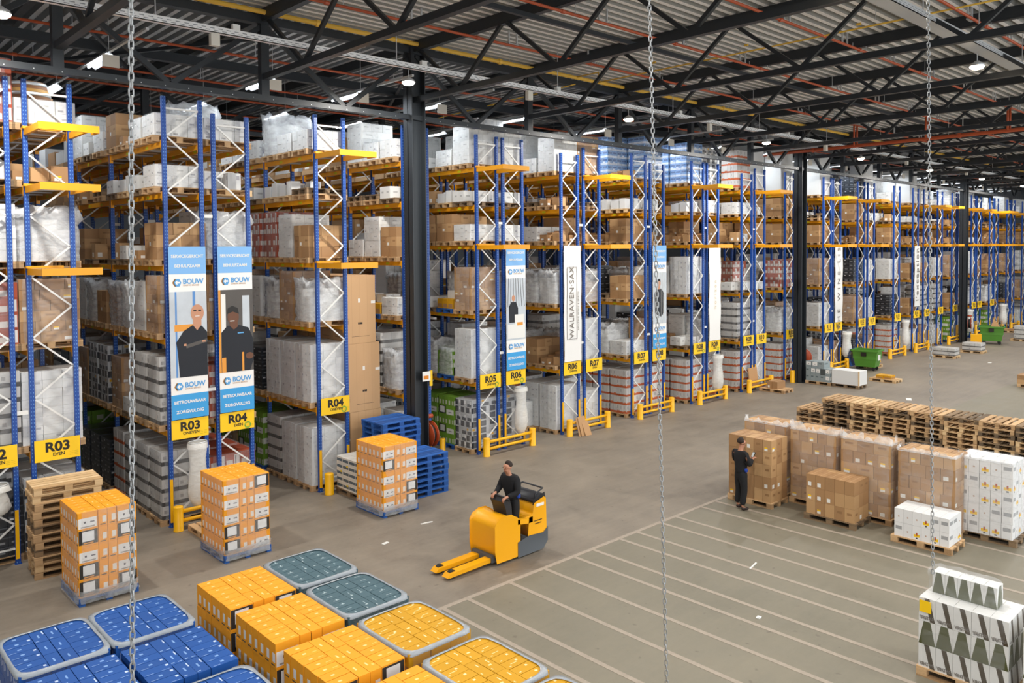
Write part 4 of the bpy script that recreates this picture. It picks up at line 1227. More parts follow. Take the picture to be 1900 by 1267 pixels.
for (x, y, lab) in ((4.36, 15.97, 'tall orange carton stack beside the leftmost wooden pallet stack'), (7.04, 16.1, 'tall orange carton stack in front of the R03 ONEVEN rack end'), (10.87, 16.15, 'tall orange carton stack beside the blue pallet stacks')):
    block('x', x, y, lab, W=.98, D=1.16, H=1.52, mat=C_ORANGE, nz=5, seed=int(x * 10), group='tall orange carton stacks', film=True, rim=False)
# white and slate banded pallet by R04
t = thing('wrapped_pallet_load', 'white pallet load with slate bands next to the R04 ONEVEN bollard', 'pallet load', (11.05, 17.55, 0))
link('pallet', PAL['yd'], t)
link('carton_stack', stack_mb(.78, 1.18, .82, 5, (3, 4), seed=3).mesh('carton_stack', C_BAND), t, (0, 0, .144))

# ---------------------------------------------------------------- loose pallets in stacks
def pallet_stack(x, y, n, keys, where, group, hi=.147, rz=0, jig=.02, colour='wooden', seed=1):
    rr = random.Random(seed)
    for k in range(n):
        pos = 'topmost' if k == n - 1 else ('bottom' if k == 0 else ORD[k] + ' from bottom')
        solid('empty_pallet', PAL[rr.choice(keys)], '%s pallet, %s, in the %s' % (colour, pos, where), 'pallet', (x + rr.uniform(-jig, jig), y + rr.uniform(-jig, jig), k * hi), rz + rr.uniform(-.015, .015), group)
pallet_stack(4.2, 16.98 + .6, 12, ['xn', 'x', 'x', 'xd'], 'tall stack at the left edge of the floor', 'wooden pallets of the left stack', rz=-.06)
pallet_stack(12.2, 16.68, 7, ['xB'], 'nearer blue stack behind the orange cartons', 'blue pallets of the nearer stack', colour='blue')
pallet_stack(12.12, 17.76, 12, ['xB'], 'taller blue stack by the first column', 'blue pallets of the taller stack', colour='blue', seed=4)
ks = ['end stack nearest the racks, only two pallets showing', 'second stack of the long pallet row', 'third stack of the long pallet row', 'fourth stack of the long pallet row', 'fifth stack of the long pallet row', 'sixth stack of the long pallet row', 'seventh stack of the long pallet row', 'eighth stack of the long pallet row', 'ninth stack of the long pallet row']
ks = ['%s stack of the long pallet row' % ORD[i] for i in range(9)]
for i in range(9):
    y = 12.95 - i * .965
    nn = 5 if i == 0 else 8
    pallet_stack(26.0 - .05 * i + .6, y, nn, ['xw', 'xwd', 'xw', 'xwd', 'xwn'], ks[i], 'wooden pallets of the long row', seed=20 + i, jig=.025)
# ---------------------------------------------------------------- order pallets on the marked lanes
def film_load(x, y, W, D, H, mat, label, nz, kind, seed, pal='y', messy=.12, kind2=None, film=True, top=False):
    t = thing('wrapped_pallet_load', label, 'pallet load', (x, y, 0), 0, 'order pallets on the marked lanes')
    link('pallet', PAL[pal], t)
    link('carton_stack', stack_mb(W, D, H, nz, kind, kind2, seed=seed).mesh('carton_stack', mat), t, (0, 0, .144))
    if film:
        link('stretch_film', shell_mb(W + .02, D + .02, H + .005, seed, .02, 0, 0, top, 12).mesh('film', M_WRAP, True), t, (0, 0, .144))
        # loose ends of film standing up at the top edge
        rr = random.Random(seed)
        m = MB()
        n = 30
        P0, P1 = [], []
        for i in range(n + 1):
            f = i / n * 1.5 - .25
            x_, y_ = (-W / 2 - .02, D / 2 - f * D) if f < 1 else (-W / 2 + (f - 1) * W * 1.6, -D / 2 - .02)
            if f < 0: x_, y_ = -W / 2 - f * W, D / 2 + .02
            P0.append((x_, y_, H - .03))
            P1.append((x_ + rr.uniform(.0, .1), y_ + rr.uniform(-.03, .05), H + rr.uniform(.0, messy)))
        a, e = m.ring(P0), m.ring(P1)
        m.quadstrip(a, e, n + 1, closed=False)
        link('loose_film_edge', m.mesh('loose_film_edge', M_WRAPM, True), t, (0, 0, .144))
    return t
film_load(17.78, 10.18, .76, 1.16, 1.5, C_BROWN, 'tall brown carton pallet that the standing man is checking', 5, (3, 5), 31, film=False)
film_load(18.72, 10.3, .78, 1.14, 1.7, C_BROWN, 'film-wrapped brown pallet directly behind the one the man checks', 6, (3, 3), 32, kind2=(2, 4))
film_load(18.65, 9.0, .78, 1.14, 1.7, C_BROWN, 'film-wrapped brown pallet, second of the four tall ones', 6, (3, 4), 33, kind2=(2, 5), messy=.2)
film_load(18.6, 7.72, .78, 1.14, 1.7, C_BROWN, 'film-wrapped brown pallet, third of the four tall ones', 6, (3, 4), 34, kind2=(3, 3), messy=.2)
film_load(18.55, 6.4, .78, 1.16, 1.66, C_BROWN, 'film-wrapped brown pallet, next to the tall white load', 6, (3, 4), 35, kind2=(2, 5), messy=.08)
film_load(19.12, 5.42, .8, 1.06, 1.6, C_BOTT, 'tall film-wrapped white pallet with gold-labelled cartons at the right', 5, (4, 5), 36, pal='yd', messy=.1)
# loose film tail beside the white load
def carton_pile(x, y, pal, spec, mat, labels, group, z0=.144):
    for k, row in enumerate(spec):
        for (x0, y0, x1, y1, h, lab, rn) in row:
            solid('carton', MB().box(-(x1 - x0) / 2, -(y1 - y0) / 2, 0, (x1 - x0) / 2, (y1 - y0) / 2, h, r=rn).mesh('carton', mat), lab, 'carton', (x + (x0 + x1) / 2, y + (y0 + y1) / 2, z0 + k * (h + .003)), 0, group)
rr = random.Random(5)
solid('empty_pallet', PAL['yd'], 'dark wooden pallet under the loose brown cartons', 'pallet', (17.77, 8.17, 0))
lay = ['bottom', 'middle', 'top']
sp_ = []
for k in range(3):
    row = []
    n = 5 if k != 1 else 5
    for j in range(n):       # columns run along Y, j=0 nearest the camera side
        for i in range(3):   # i=0 on the left side of the pallet
            row.append((-.37 + i * .247, -.56 + j * .224, -.37 + (i + 1) * .247 - .006, -.56 + (j + 1) * .224 - .006, .3,
                        'brown carton of the loose stack, %s layer, %s row, %s along' % (lay[k], ('front', 'centre', 'rear')[i], ORD[4 - j]), (rr.random() * .8 + (.2 if rr.random() < .4 else 0), rr.random())))
    sp_.append(row)
carton_pile(17.77, 8.17, 'yd', sp_, C_BROWN, None, 'loose brown cartons on one pallet')
solid('empty_pallet', PAL['y'], 'wooden pallet under the two layers of gold-labelled white cartons', 'pallet', (17.72, 6.2, 0))
sp_ = []
for k in range(2):
    row = []
    for j in range(6):
        for i in range(3):
            row.append((-.36 + i * .235, -.54 + j * .18, -.36 + (i + 1) * .235 - .004, -.54 + (j + 1) * .18 - .004, .29,
                        'gold-labelled white carton, %s layer, %s row, %s along' % (('lower', 'upper')[k], ('front', 'centre', 'rear')[i], ORD[5 - j]), (rr.random(), rr.random())))
    sp_.append(row)
# white cartons stand upright: long side faces the floor lanes
carton_pile(17.72, 6.2, 'y', sp_, C_BOTT, None, 'white cartons with gold labels')
# olive-slash cartons at the lower right
def olive(x, y, label, upper=True, seed=1):
    t = thing('wrapped_pallet_load', label, 'pallet load', (x, y, 0), 0, 'white and olive pallet loads')
    link('pallet', PAL['y'], t)
    m = MB()
    rr = random.Random(seed)
    for k in range(3):
        for j in range(5):
            for i in range(3):
                m.box(-.38 + i * .254, -.58 + j * .232, k * .34, -.38 + (i + 1) * .254 - .004, -.58 + (j + 1) * .232 - .004, (k + 1) * .34 - .003, r=((.85 if k == 1 else .2), rr.random()))
    link('carton_stack', m.mesh('carton_stack', C_OLIVE), t, (0, 0, .144))
    if upper:
        m = MB()
        for j in range(5): m.box(-.13, -.45 + j * .17, 0, .13, -.45 + (j + 1) * .17 - .004, .3, r=(.9, rr.random()))
        link('upper_cartons', m.mesh('upper_cartons', C_OLIVE), t, (.05, .1, 1.168))
    link('stretch_film', shell_mb(.79, 1.19, 1.05, seed, .014, 0, 0, True, 10).mesh('film', M_WRAPC, True), t, (0, 0, .13))
    link('film_band', shell_mb(.79, 1.19, .2, seed + 3, .02, 0, 0, False, 3).mesh('film', M_WRAPC, True), t, (0, 0, .5))
    if upper: link('upper_film', shell_mb(.29, .88, .32, seed + 1, .02, .03, 0, True, 6).mesh('film', M_WRAP, True), t, (.05, .1, 1.17))
    for k in (0, 2):
        for j in range(5): text('VINTAS', .055, M_GREYT, t, (-.386, -.58 + (j + .42) * .232 + .02, .144 + k * .34 + .055), rot=(PI / 2, 0, -PI / 2), bold=.02)
    link('row_sticker', MB().box(-.384, .4, .96, -.3805, .56, 1.13, 1 if 0 else 0).mesh('row_sticker', M_SIGN), t, (-.018, 0, 0))
olive(12.52, 3.78, 'white pallet load with olive slashes and wrapped upper row at lower right', True, 5)
olive(12.5, 2.45, 'white pallet load with olive slashes cut by the right picture edge', False, 6)

# ---------------------------------------------------------------- goods left on the floor in front of the racks
def floor_load(x, y, W, D, H, mat, label, nz, kind, pal, film=False, seed=1, rz=0):
    t = thing('carton_pallet_load', label, 'pallet load', (x, y, 0), rz, 'pallet loads on the open floor')
    link('pallet', PAL[pal], t)
    link('carton_stack', stack_mb(W, D, H, nz, kind, seed=seed, topmiss=0).mesh('carton_stack', mat), t, (0, 0, .144))
    if film: link('stretch_film', shell_mb(W + .02, D + .02, H, seed, .03, .02, 0, True, 6).mesh('film', M_WRAP, True), t, (0, 0, .144))
    return t
floor_load(35.35, 17.0, .8, 1.15, .6, C_GREYWINE, 'pallet of grey wine cartons in front of the second steel column', 2, (3, 5), 'y', seed=2)
g_ = floor_load(35.4, 15.75, .8, 1.25, .62, C_WPLAIN, 'long pallet of white boxes bound with a wooden slat', 1, (1, 1), 'yd', seed=3)
link('wooden_slat', MB().box(-.42, -.64, .1, -.4, -.58, .78).mesh('slat', M_WOODN), g_)
m = MB()
for j in range(3): m.box(-.3, -.5 + j * .3, .744, .3, -.5 + j * .3 + .28, 1.03)
link('carton_stack', m.mesh('upper_cartons', C_GREYWINE), bpy.data.objects[g_.name], (-.05, 1.5, 0))
floor_load(32.1, 17.5, .7, .5, .32, C_BROWN, 'wooden pallet with two brown cartons in front of the R10 rack', 1, (1, 2), 'y', seed=4)
t = floor_load(41.9, 17.55, .6, .6, .1, C_BROWN, 'wooden pallet with loose battens behind the nearer green bin', 1, (2, 2), 'xn', seed=5)
floor_load(38.0, 15.2, .5, .7, .16, C_YELLOW, 'small pallet of golden boxes right of the nearer green bin', 1, (2, 2), 'yn', seed=6)
floor_load(48.6, 16.1, .8, 1.1, .42, C_GREY, 'low film-wrapped grey carton pallet on the floor before R14', 2, (3, 3), 'yn', True, 7)
floor_load(51.9, 15.7, .8, 1.0, .45, C_GREY, 'low film-wrapped dark carton pallet left of the farther bin', 2, (3, 3), 'yn', True, 8)
floor_load(60.5, 15.4, .8, .8, .85, C_GREY, 'grey carton pallet just right of the farther green bin', 3, (2, 2), 'yn', True, 9)
floor_load(40.9, 9.9, .8, 1.2, .4, C_BROWN, 'brown carton pallet cut by the right picture edge', 2, (2, 3), 'y', False, 10)
floor_load(66.0, 17.6, .8, 1.2, .12, C_BROWN, 'flat wooden pallet far right beside the last racks', 1, (2, 2), 'yn', False, 11)
floor_load(18.95, 20.2, .8, 1.0, .85, C_WPLAIN, 'white film-wrapped pallet standing in aisle R06', 3, (2, 3), 'y', True, 12)
floor_load(7.15, 17.35, .3, .5, .3, C_BROWN, 'wooden pallet with small brown boxes behind the middle orange stack', 1, (1, 2), 'y', False, 13)
# leaning cardboard
t = thing('cardboard_sheets', 'brown cardboard sheets leaning against the R06 guard rail', 'cardboard', (19.95, 17.83, 0))
for i, (dx, w, h, a) in enumerate(((-.12, .3, .62, .28), (-.02, .34, .66, .32), (.1, .3, .5, .42))):
    M_ = Matrix.Translation((dx, -.05 * i, 0)) @ Matrix.Rotation(-a, 4, 'X')
    link('sheet', MB().box(-w / 2, 0, 0, w / 2, .012, h, M=M_).mesh('sheet', C_BROWN if 0 else plain('cardboard_%d' % i, '#b98f63', .7)), t)
t = thing('cardboard_sheets', 'flat brown cardboard piece leaning on the R09 guard rail', 'cardboard', (31.6, 18.25, .15))
link('sheet', MB().box(-.35, 0, 0, .35, .05, .85, M=Matrix.Rotation(-.12, 4, 'X')).mesh('sheet', bpy.data.materials['cardboard_0']), t)

# green wheeled bins
M_GREEN = plain('bin_green', '#4f8a2e', .45)
M_LID = plain('bin_lid_blue', '#2a5a9e', .45)
def bin_(x, y, rz, label, s=1.0, card=False):
    t = thing('wheeled_bin', label, 'bin', (x, y, 0), rz, 'green wheeled bins')
    t.scale = (s, s, s)
    m = MB()
    def ring_(w, d_, z): return m.ring([(-w, -d_, z), (w, -d_, z), (w, d_, z), (-w, d_, z)])
    a = ring_(.5, .36, .2)
    e = ring_(.64, .46, 1.02)
    m.quadstrip(a, e, 4)
    m.poly([a, a + 3, a + 2, a + 1])
    f = ring_(.70, .52, 1.02)
    g2 = ring_(.70, .52, 1.1)
    h = ring_(.62, .44, 1.1)
    i2 = ring_(.6, .42, .6)
    m.quadstrip(e, f, 4)
    m.quadstrip(f, g2, 4)
    m.quadstrip(g2, h, 4)
    m.quadstrip(h, i2, 4)
    m.poly([i2, i2 + 1, i2 + 2, i2 + 3])
    link('bin_body', m.mesh('bin_body', M_GREEN), t)
    link('trunnion', MB().box(-.16, -.55, .78, .1, -.49, .98).mesh('trunnion', M_BLACK), t)
    link('bin_label', MB().box(.655, -.2, .55, .665, .2, .85, M=None).mesh('bin_label', M_WHITE), t, (-.05, 0, .0))
    lm = MB()
    for q in range(6):
        a0, a1 = q / 6, (q + 1) / 6
        lm.face([(-.7 - .16 * math.sin(a0 * PI), -.5, 1.12 - a0 * .95), (-.7 - .16 * math.sin(a0 * PI), .5, 1.12 - a0 * .95), (-.7 - .16 * math.sin(a1 * PI), .5, 1.12 - a1 * .95), (-.7 - .16 * math.sin(a1 * PI), -.5, 1.12 - a1 * .95)])
        lm.face([(-.67 - .14 * math.sin(a0 * PI), -.5, 1.12 - a0 * .95), (-.67 - .14 * math.sin(a1 * PI), -.5, 1.12 - a1 * .95), (-.67 - .14 * math.sin(a1 * PI), .5, 1.12 - a1 * .95), (-.67 - .14 * math.sin(a0 * PI), .5, 1.12 - a0 * .95)])
    link('lid', lm.mesh('lid', M_LID, True), t)
    wm = MB().lathe([(.03, -.025), (.09, -.025), (.1, 0), (.09, .025), (.03, .025)], 16, Matrix.Rotation(PI / 2, 4, 'X')).box(-.02, -.035, 0, .02, .035, .13).mesh('wheel', bpy.data.materials['black_rubber'], False)
    for a_ in (-.4, .4):
        for b_ in (-.27, .27): link('wheel', wm, t, (a_, b_, .1))
    if card: link('cardboard_waste', MB().face([(-.1, -.3, .95), (.55, -.3, .95), (.1, -.1, 1.55)]).face([(-.1, .2, .95), (.55, .2, .95), (.12, .05, 1.5)]).box(.5, -.1, 1.0, .56, .35, 1.4, M=None).mesh('cardboard_waste', bpy.data.materials['cardboard_0']), t)
bin_(40.95, 17.3, -PI / 2 + .1, 'green wheeled bin with blue lid, the nearer of two', .95)
bin_(57.3, 16.3, -PI / 2 + .3, 'green wheeled bin with cardboard sticking out, the farther one', 1.05, True)

# litter
for x, y, a, w, d_, lab in ((14.02, 8.12, .2, .36, .03, 'white paper strip lying on the marked lanes'), (34.1, 12.7, .4, .5, .2, 'crumpled white film scrap beyond the long pallet row'), (47.9, 13.7, .1, .3, .15, 'small white paper scrap on the far open floor'),
                          (10.9, 14.6, -.2, .3, .04, 'pale strap scrap between orange stack and pallet truck'), (9.5, 14.2, .2, .16, .07, 'white paper scrap left of the pallet truck'), (12.1, 6.9, .2, .1, .07, 'tiny pale wood chip on the marked lanes')):
    solid('litter', MB().box(-w / 2, -d_ / 2, 0, w / 2, d_ / 2, .012).box(-w / 4, -d_ / 3, .012, w / 3, d_ / 4, .02).mesh('litter', M_WHITE), lab, 'litter', (x, y, .001), a)
# hand pallet truck lift pole beside the far bin
t = thing('pallet_truck', 'yellow pallet truck parked left of the farther green bin', 'pallet truck', (55.3, 16.6, 0), .3)
link('chassis', MB().box(-.25, -.3, .0, .25, .3, .75).mesh('chassis', M_YEL), t)
link('tiller', MB().tube([(.25, 0, .4), (.45, 0, 1.3)], .04, 8).mesh('tiller', M_YEL, True), t)
link('fork', MB().box(-1.3, -.28, .06, -.25, -.12, .12).box(-1.3, .12, .06, -.25, .28, .12).mesh('fork', M_YEL), t)

# ---------------------------------------------------------------- hanging chains
M_CHAIN = plain('zinc_chain', '#a3a6a8', .4, .5)
def chain(pt, pb, pitch, wire, label):
    t = thing('hanging_chain', label, 'chain', pt, 0, 'steel chains hanging from the roof')
    u = (Vector(pb) - Vector(pt))
    L = u.length
    u.normalize()
    l_, w_ = pitch * .5 + wire, pitch * .29
    pts = []
    for k in range(17):
        a = 2 * PI * k / 16
        s_ = math.sin(a)
        pts.append((w_ * math.cos(a), 0, (l_ - w_) * (1 if s_ > .01 else -1 if s_ < -.01 else 0) + w_ * s_))
    me = MB().tube(pts, wire, 6, cap=False).mesh('chain_link', M_CHAIN, True)
    q = u.to_track_quat('Z', 'Y')
    n = int(L / pitch)
    rest = MB()
    for k in range(n):
        p_ = u * (k * pitch)
        if k >= n - 100:
            o = link('chain_link', me, t, p_)
            o.rotation_mode = 'QUATERNION'
            o.rotation_quaternion = q @ Matrix.Rotation(k % 2 * PI / 2 + .5, 4, 'Z').to_quaternion()
        else:
            Mx = Matrix.Translation(p_) @ (q @ Matrix.Rotation(k % 2 * PI / 2 + .5, 4, 'Z').to_quaternion()).to_matrix().to_4x4()
            rest.tube([Mx @ Vector(v) for v in pts], wire, 5, cap=False)
    if rest.v:
        o = link('upper_links', rest.mesh('upper_links', M_CHAIN, True), t)
        o['kind'] = 'stuff'
chain((1.821, 5.399, 11.9), (1.599, 5.225, 3.444), .05, .0055, 'large steel chain hanging at the left, passing the R03 signs')
chain((6.408, 4.948, 11.9), (6.314, 4.583, 1.834), .05, .0055, 'steel chain hanging in the centre in front of the R08 sign')
chain((10.467, 3.759, 11.9), (10.254, 3.521, 2.228), .05, .0055, 'steel chain at the right whose lower end dangles over the lanes')

# ---------------------------------------------------------------- people
def skin(name, V, E, mat, parent, sub=2, root=0):
    """one continuous surface grown round a chain of joints: V = {key: (x, y, z, r[, r2])}"""
    keys = list(V)
    me = bpy.data.meshes.new(name)
    me.from_pydata([V[k][:3] for k in keys], [(keys.index(a), keys.index(b_)) for a, b_ in E], [])
    o = bpy.data.objects.new(name, me)
    COL.objects.link(o)
    md = o.modifiers.new('s', 'SKIN')
    md.use_smooth_shade = True
    for i, k in enumerate(keys):
        v = V[k]
        s_ = me.skin_vertices[0].data[i]
        s_.radius = (v[3], v[4] if len(v) > 4 else v[3])
        s_.use_root = (i == root)
    sb = o.modifiers.new('u', 'SUBSURF')
    sb.levels = sb.render_levels = sub
    dg = bpy.context.evaluated_depsgraph_get()
    nm_ = bpy.data.meshes.new_from_object(o.evaluated_get(dg))
    nm_.materials.clear()
    nm_.materials.append(mat)
    bpy.data.objects.remove(o)
    nm_.polygons.foreach_set('use_smooth', [True] * len(nm_.polygons))
    return link(name, nm_, parent)
def hand(V, E, wrist, h, fw, up, side, curl, pre, s_):
    """palm and five fingers: h wrist position, fw/up/side unit vectors"""
    h, fw, up, side = map(Vector, (h, fw, up, side))
    p = h + fw * .05
    V[pre + 'palm'] = (*p, .036, .018)
    E.append((wrist, pre + 'palm'))
    for i, (o_, L) in enumerate(((.030, .07), (.010, .078), (-.010, .074), (-.028, .058))):
        a = p + fw * .045 + side * o_
        b_ = a + (fw * math.cos(curl * .5) - up * math.sin(curl * .5)) * L * .5
        d_ = b_ + (fw * math.cos(curl) - up * math.sin(curl)) * L * .5
        V[pre + 'k%d' % i], V[pre + 'm%d' % i], V[pre + 't%d' % i] = (*a, .010), (*b_, .009), (*d_, .007)
        E += [(pre + 'palm', pre + 'k%d' % i), (pre + 'k%d' % i, pre + 'm%d' % i), (pre + 'm%d' % i, pre + 't%d' % i)]
    a = h + fw * .03 + side * .04 * s_
    b_ = a + fw * .03 + side * .02 * s_ - up * .015
    V[pre + 'th'], V[pre + 'tt'] = (*a, .012), (*b_, .009)
    E += [(pre + 'palm', pre + 'th'), (pre + 'th', pre + 'tt')]

M_HAIR = plain('dark_brown_hair', '#2a1c14', .75)
M_CLOTH = plain('black_workwear', '#101115', .85, var=.15)
M_ROYAL = plain('royal_blue_panel', '#1c3f9a', .8)
M_SHOE = plain('dark_work_shoe', '#2a1d18', .6)
M_FACE = plain('skin_tone', '#b98368', .6, var=.04)

def person(name, label, loc, rz, J, hair_back=False, beard=True, seated=False):
    t = thing(name, label, 'person', loc, rz)
    V, E = {}, []
    V['pel'] = (*J['pel'], .07, .09)
    def ch(*ks):
        for a, b_ in zip(ks, ks[1:]): E.append((a, b_))
    for k, v in J.items():
        if k not in V: V[k] = v if len(v) > 3 else (*v, .05)
    ch('pel', 'waist', 'chest', 'neck0', 'neck', 'jaw', 'skull', 'crown')
    ch('jaw', 'chin')
    ch('skull', 'nose')
    for s_ in 'lr':
        ch('chest', s_ + 'sh', s_ + 'el', s_ + 'wr')
        ch('pel', s_ + 'hip', s_ + 'kn', s_ + 'an', s_ + 'toe')
        ch('skull', s_ + 'ear')
        hd = J[s_ + 'hand']
        del V[s_ + 'hand']
        hand(V, E, s_ + 'wr', J[s_ + 'wr'][:3], *hd, pre=s_, s_=(1 if s_ == 'l' else -1) * -1)
    skin('body', V, E, M_FACE, t)
    G = lambda k, r, r2=None: (*J[k][:3], r, r2 or r)
    S = {'hem': (J['pel'][0], J['pel'][1], J['pel'][2] - .06, .13, .16), 'pel': (J['pel'][0], J['pel'][1], J['pel'][2] + .02, .135, .165), 'waist': G('waist', .14, .165), 'chest': G('chest', .155, .19), 'neck0': G('neck0', .085, .09)}
    SE = [('hem', 'pel'), ('pel', 'waist'), ('waist', 'chest'), ('chest', 'neck0')]
    for s_ in 'lr':
        S[s_ + 'sh'], S[s_ + 'el'], S[s_ + 'wr'] = G(s_ + 'sh', .09), G(s_ + 'el', .07), G(s_ + 'wr', .048)
        SE += [('chest', s_ + 'sh'), (s_ + 'sh', s_ + 'el'), (s_ + 'el', s_ + 'wr')]
    skin('sweater', S, SE, M_CLOTH, t)
    T = {'top': (J['pel'][0], J['pel'][1], J['pel'][2] + .08, .11, .14), 'pel': (J['pel'][0], J['pel'][1], J['pel'][2] - .02, .12, .15)}
    TE = [('top', 'pel')]
    for s_ in 'lr':
        a = J[s_ + 'an']
        T[s_ + 'hip'], T[s_ + 'kn'], T[s_ + 'an'] = (*J[s_ + 'hip'][:3], .1, .11), G(s_ + 'kn', .08), (a[0], a[1], a[2] + .03, .07)
        TE += [('pel', s_ + 'hip'), (s_ + 'hip', s_ + 'kn'), (s_ + 'kn', s_ + 'an')]
    skin('trousers', T, TE, M_CLOTH, t)
    for s_ in 'lr':
        a, o_ = J[s_ + 'an'], J[s_ + 'toe']
        skin('shoe', {'h': (a[0] - .03, a[1], a[2] - .04, .048, .045), 'm': (a[0] + .06, a[1], a[2] - .045, .05, .042), 't': (o_[0] + .02, o_[1], o_[2], .045, .032)}, [('h', 'm'), ('m', 't')], M_SHOE, t)
    k = J['skull']
    cr = J['crown']
    hr = skin('hair', {'a': (k[0] - .055, k[1], k[2] - .035, .078, .085), 'b': (k[0] - .03, k[1], k[2] + .035, .105, .1), 'c': (cr[0] + .0, cr[1], cr[2] + .01, .085, .085), 'd': (cr[0] + .06, cr[1], cr[2] - .0, .05, .065)}, [('a', 'b'), ('b', 'c'), ('c', 'd')], M_HAIR, t)
    ey = MB()
    for s_ in (-1, 1): ey.box(k[0] + .083, k[1] + s_ * .035 - .012, k[2] - .012, k[0] + .094, k[1] + s_ * .035 + .012, k[2] - .002)
    link('eyes', ey.mesh('eyes', M_BLACK), t)
    link('mouth', MB().box(k[0] + .085, k[1] - .022, k[2] - .085, k[0] + .095, k[1] + .022, k[2] - .079).mesh('mouth', plain('lip', '#8a4a42', .6) if 'lip' not in bpy.data.materials else bpy.data.materials['lip']), t)
    if beard:
        c_ = J['chin']
        skin('beard', {'a': (c_[0] - .02, c_[1], c_[2] - .004, .036, .05), 'b': (c_[0] - .055, c_[1] + .055, c_[2] + .03, .022), 'd': (c_[0] - .055, c_[1] - .055, c_[2] + .03, .022)}, [('a', 'b'), ('a', 'd')], M_HAIR, t)
    return t
J = dict(pel=(0, 0, .93), waist=(.0, 0, 1.08, .08, .1), chest=(-.02, 0, 1.27, .08, .11), neck0=(-.01, 0, 1.42, .06), neck=(.015, 0, 1.49, .052), jaw=(.04, 0, 1.555, .062, .058), chin=(.085, 0, 1.52, .03),
         skull=(.03, 0, 1.615, .09, .078), crown=(.01, 0, 1.675, .07, .065), nose=(.135, 0, 1.585, .013), lear=(.015, .083, 1.59, .016), rear=(.015, -.083, 1.59, .016),
         lsh=(-.02, .2, 1.35, .035), rsh=(-.02, -.2, 1.35, .035), lel=(.04, .27, 1.12, .02), rel=(.05, -.25, 1.11, .02), lwr=(.25, .13, 1.18, .028), rwr=(.25, -.1, 1.2, .028),
         lhip=(0, .085, .76, .05), rhip=(0, -.085, .76, .05), lkn=(.02, .1, .48, .045), rkn=(.01, -.12, .48, .045), lan=(-.02, .1, .1, .028), ran=(-.06, -.13, .1, .028), ltoe=(.13, .12, .05, .018), rtoe=(.09, -.15, .05, .018))
J['lhand'] = ((.85, -.45, .28), (-.25, .1, .96), (.45, .88, .1), 1.2)
J['rhand'] = ((.9, .2, .38), (-.35, 0, .93), (-.2, .97, 0), .9)
man = person('person', 'standing man in black sweater and trousers looking at a phone beside brown cartons', (16.9, 10.12, 0), -.35, J)
link('phone', MB().box(-.04, -.008, -.07, .04, .008, .07, M=Matrix.Rotation(.5, 4, 'Y') @ Matrix.Rotation(PI / 2, 4, 'Z')).mesh('phone', M_BLACK), None, (0, 0, 0))
ph = bpy.data.objects['phone']
ph.location = (16.9 + .345, 10.12 - .13, 1.275)
ph.rotation_euler = (0, 0, -.35)
ph['label'] = 'small dark phone with pale screen in the standing man\'s hand'
ph['category'] = 'phone'
link('screen', MB().face([(-.012, -.034, -.06), (-.012, .034, -.06), (-.012, .034, .06), (-.012, -.034, .06)]).mesh('screen', plain('pale_screen', '#dfe6ea', .3)), ph).rotation_euler = (0, .5, 0)
skin('jacket_panel', {'a': (.04, -.165, .93, .045, .06), 'b': (.0, -.175, 1.03, .03, .04)}, [('a', 'b')], M_ROYAL, man)

TX, TY = 11.08, 11.98
J2 = dict(pel=(0, 0, 1.08), waist=(.03, 0, 1.22, .08, .1), chest=(.06, 0, 1.41, .08, .11), neck0=(.09, 0, 1.56, .06), neck=(.12, 0, 1.62, .052), jaw=(.15, 0, 1.685, .062, .058), chin=(.195, 0, 1.65, .03),
          skull=(.14, 0, 1.745, .09, .078), crown=(.12, 0, 1.805, .07, .065), nose=(.245, 0, 1.715, .013), lear=(.125, .083, 1.72, .016), rear=(.125, -.083, 1.72, .016),
          lsh=(.05, .2, 1.49, .035), rsh=(.05, -.2, 1.49, .035), lel=(.1, .27, 1.25, .02), rel=(.12, -.27, 1.25, .02), lwr=(.33, .2, 1.2, .028), rwr=(.34, -.14, 1.22, .028),
          lhip=(0, .085, .9, .05), rhip=(0, -.085, .9, .05), lkn=(.05, .12, .64, .045), rkn=(.03, -.12, .64, .045), lan=(-.02, .12, .35, .028), ran=(-.05, -.13, .35, .028), ltoe=(.1, .13, .29, .018), rtoe=(.08, -.14, .29, .018))
J2['lhand'] = ((.95, -.1, -.25), (.25, 0, .96), (.1, .99, 0), 1.3)
J2['rhand'] = ((.95, .1, -.25), (.25, 0, .96), (-.1, .99, 0), 1.3)
rider = person('person', 'young man in black jacket riding the yellow pallet truck with both hands forward', (TX + .06, TY - .02, .06), PI, J2, beard=False)
skin('jacket_panel', {'a': (-.03, .15, 1.08, .05, .07), 'b': (-.02, .155, 1.2, .04, .05)}, [('a', 'b')], M_ROYAL, rider)

# ride-on pallet truck
tr = thing('pallet_truck', 'yellow ride-on pallet truck with long forks crossing the open floor', 'pallet truck', (TX, TY, 0))
M_TY = plain('truck_yellow', '#f3ab0d', .3)
M_TG = plain('truck_grey', '#565c62', .5)
M_TD = plain('truck_black_plastic', '#23252a', .5)
def bev(o, w, seg=3):
    md = o.modifiers.new('b', 'BEVEL')
    md.width, md.segments, md.limit_method = w, seg, 'ANGLE'
    md.angle_limit = .6
    o.data.polygons.foreach_set('use_smooth', [True] * len(o.data.polygons))
    return o
bat = [(-.68, .1), (-.72, .3), (-.72, .78), (-.66, .86), (-.5, .92), (-.34, .91), (-.18, .82), (-.12, .76), (-.12, .1)]
bev(link('battery_hood', MB().extrude(bat, -.39, .39).mesh('battery_hood', M_TY), tr), .045)
link('side_bar', MB().extrude([(-.14, .7), (.14, .66), (.28, .66), (.28, .78), (.1, .77), (-.14, .8)], -.39, -.31).extrude([(-.14, .7), (.14, .66), (.28, .66), (.28, .78), (.1, .77), (-.14, .8)], .31, .39).mesh('side_bar', M_TY), tr)
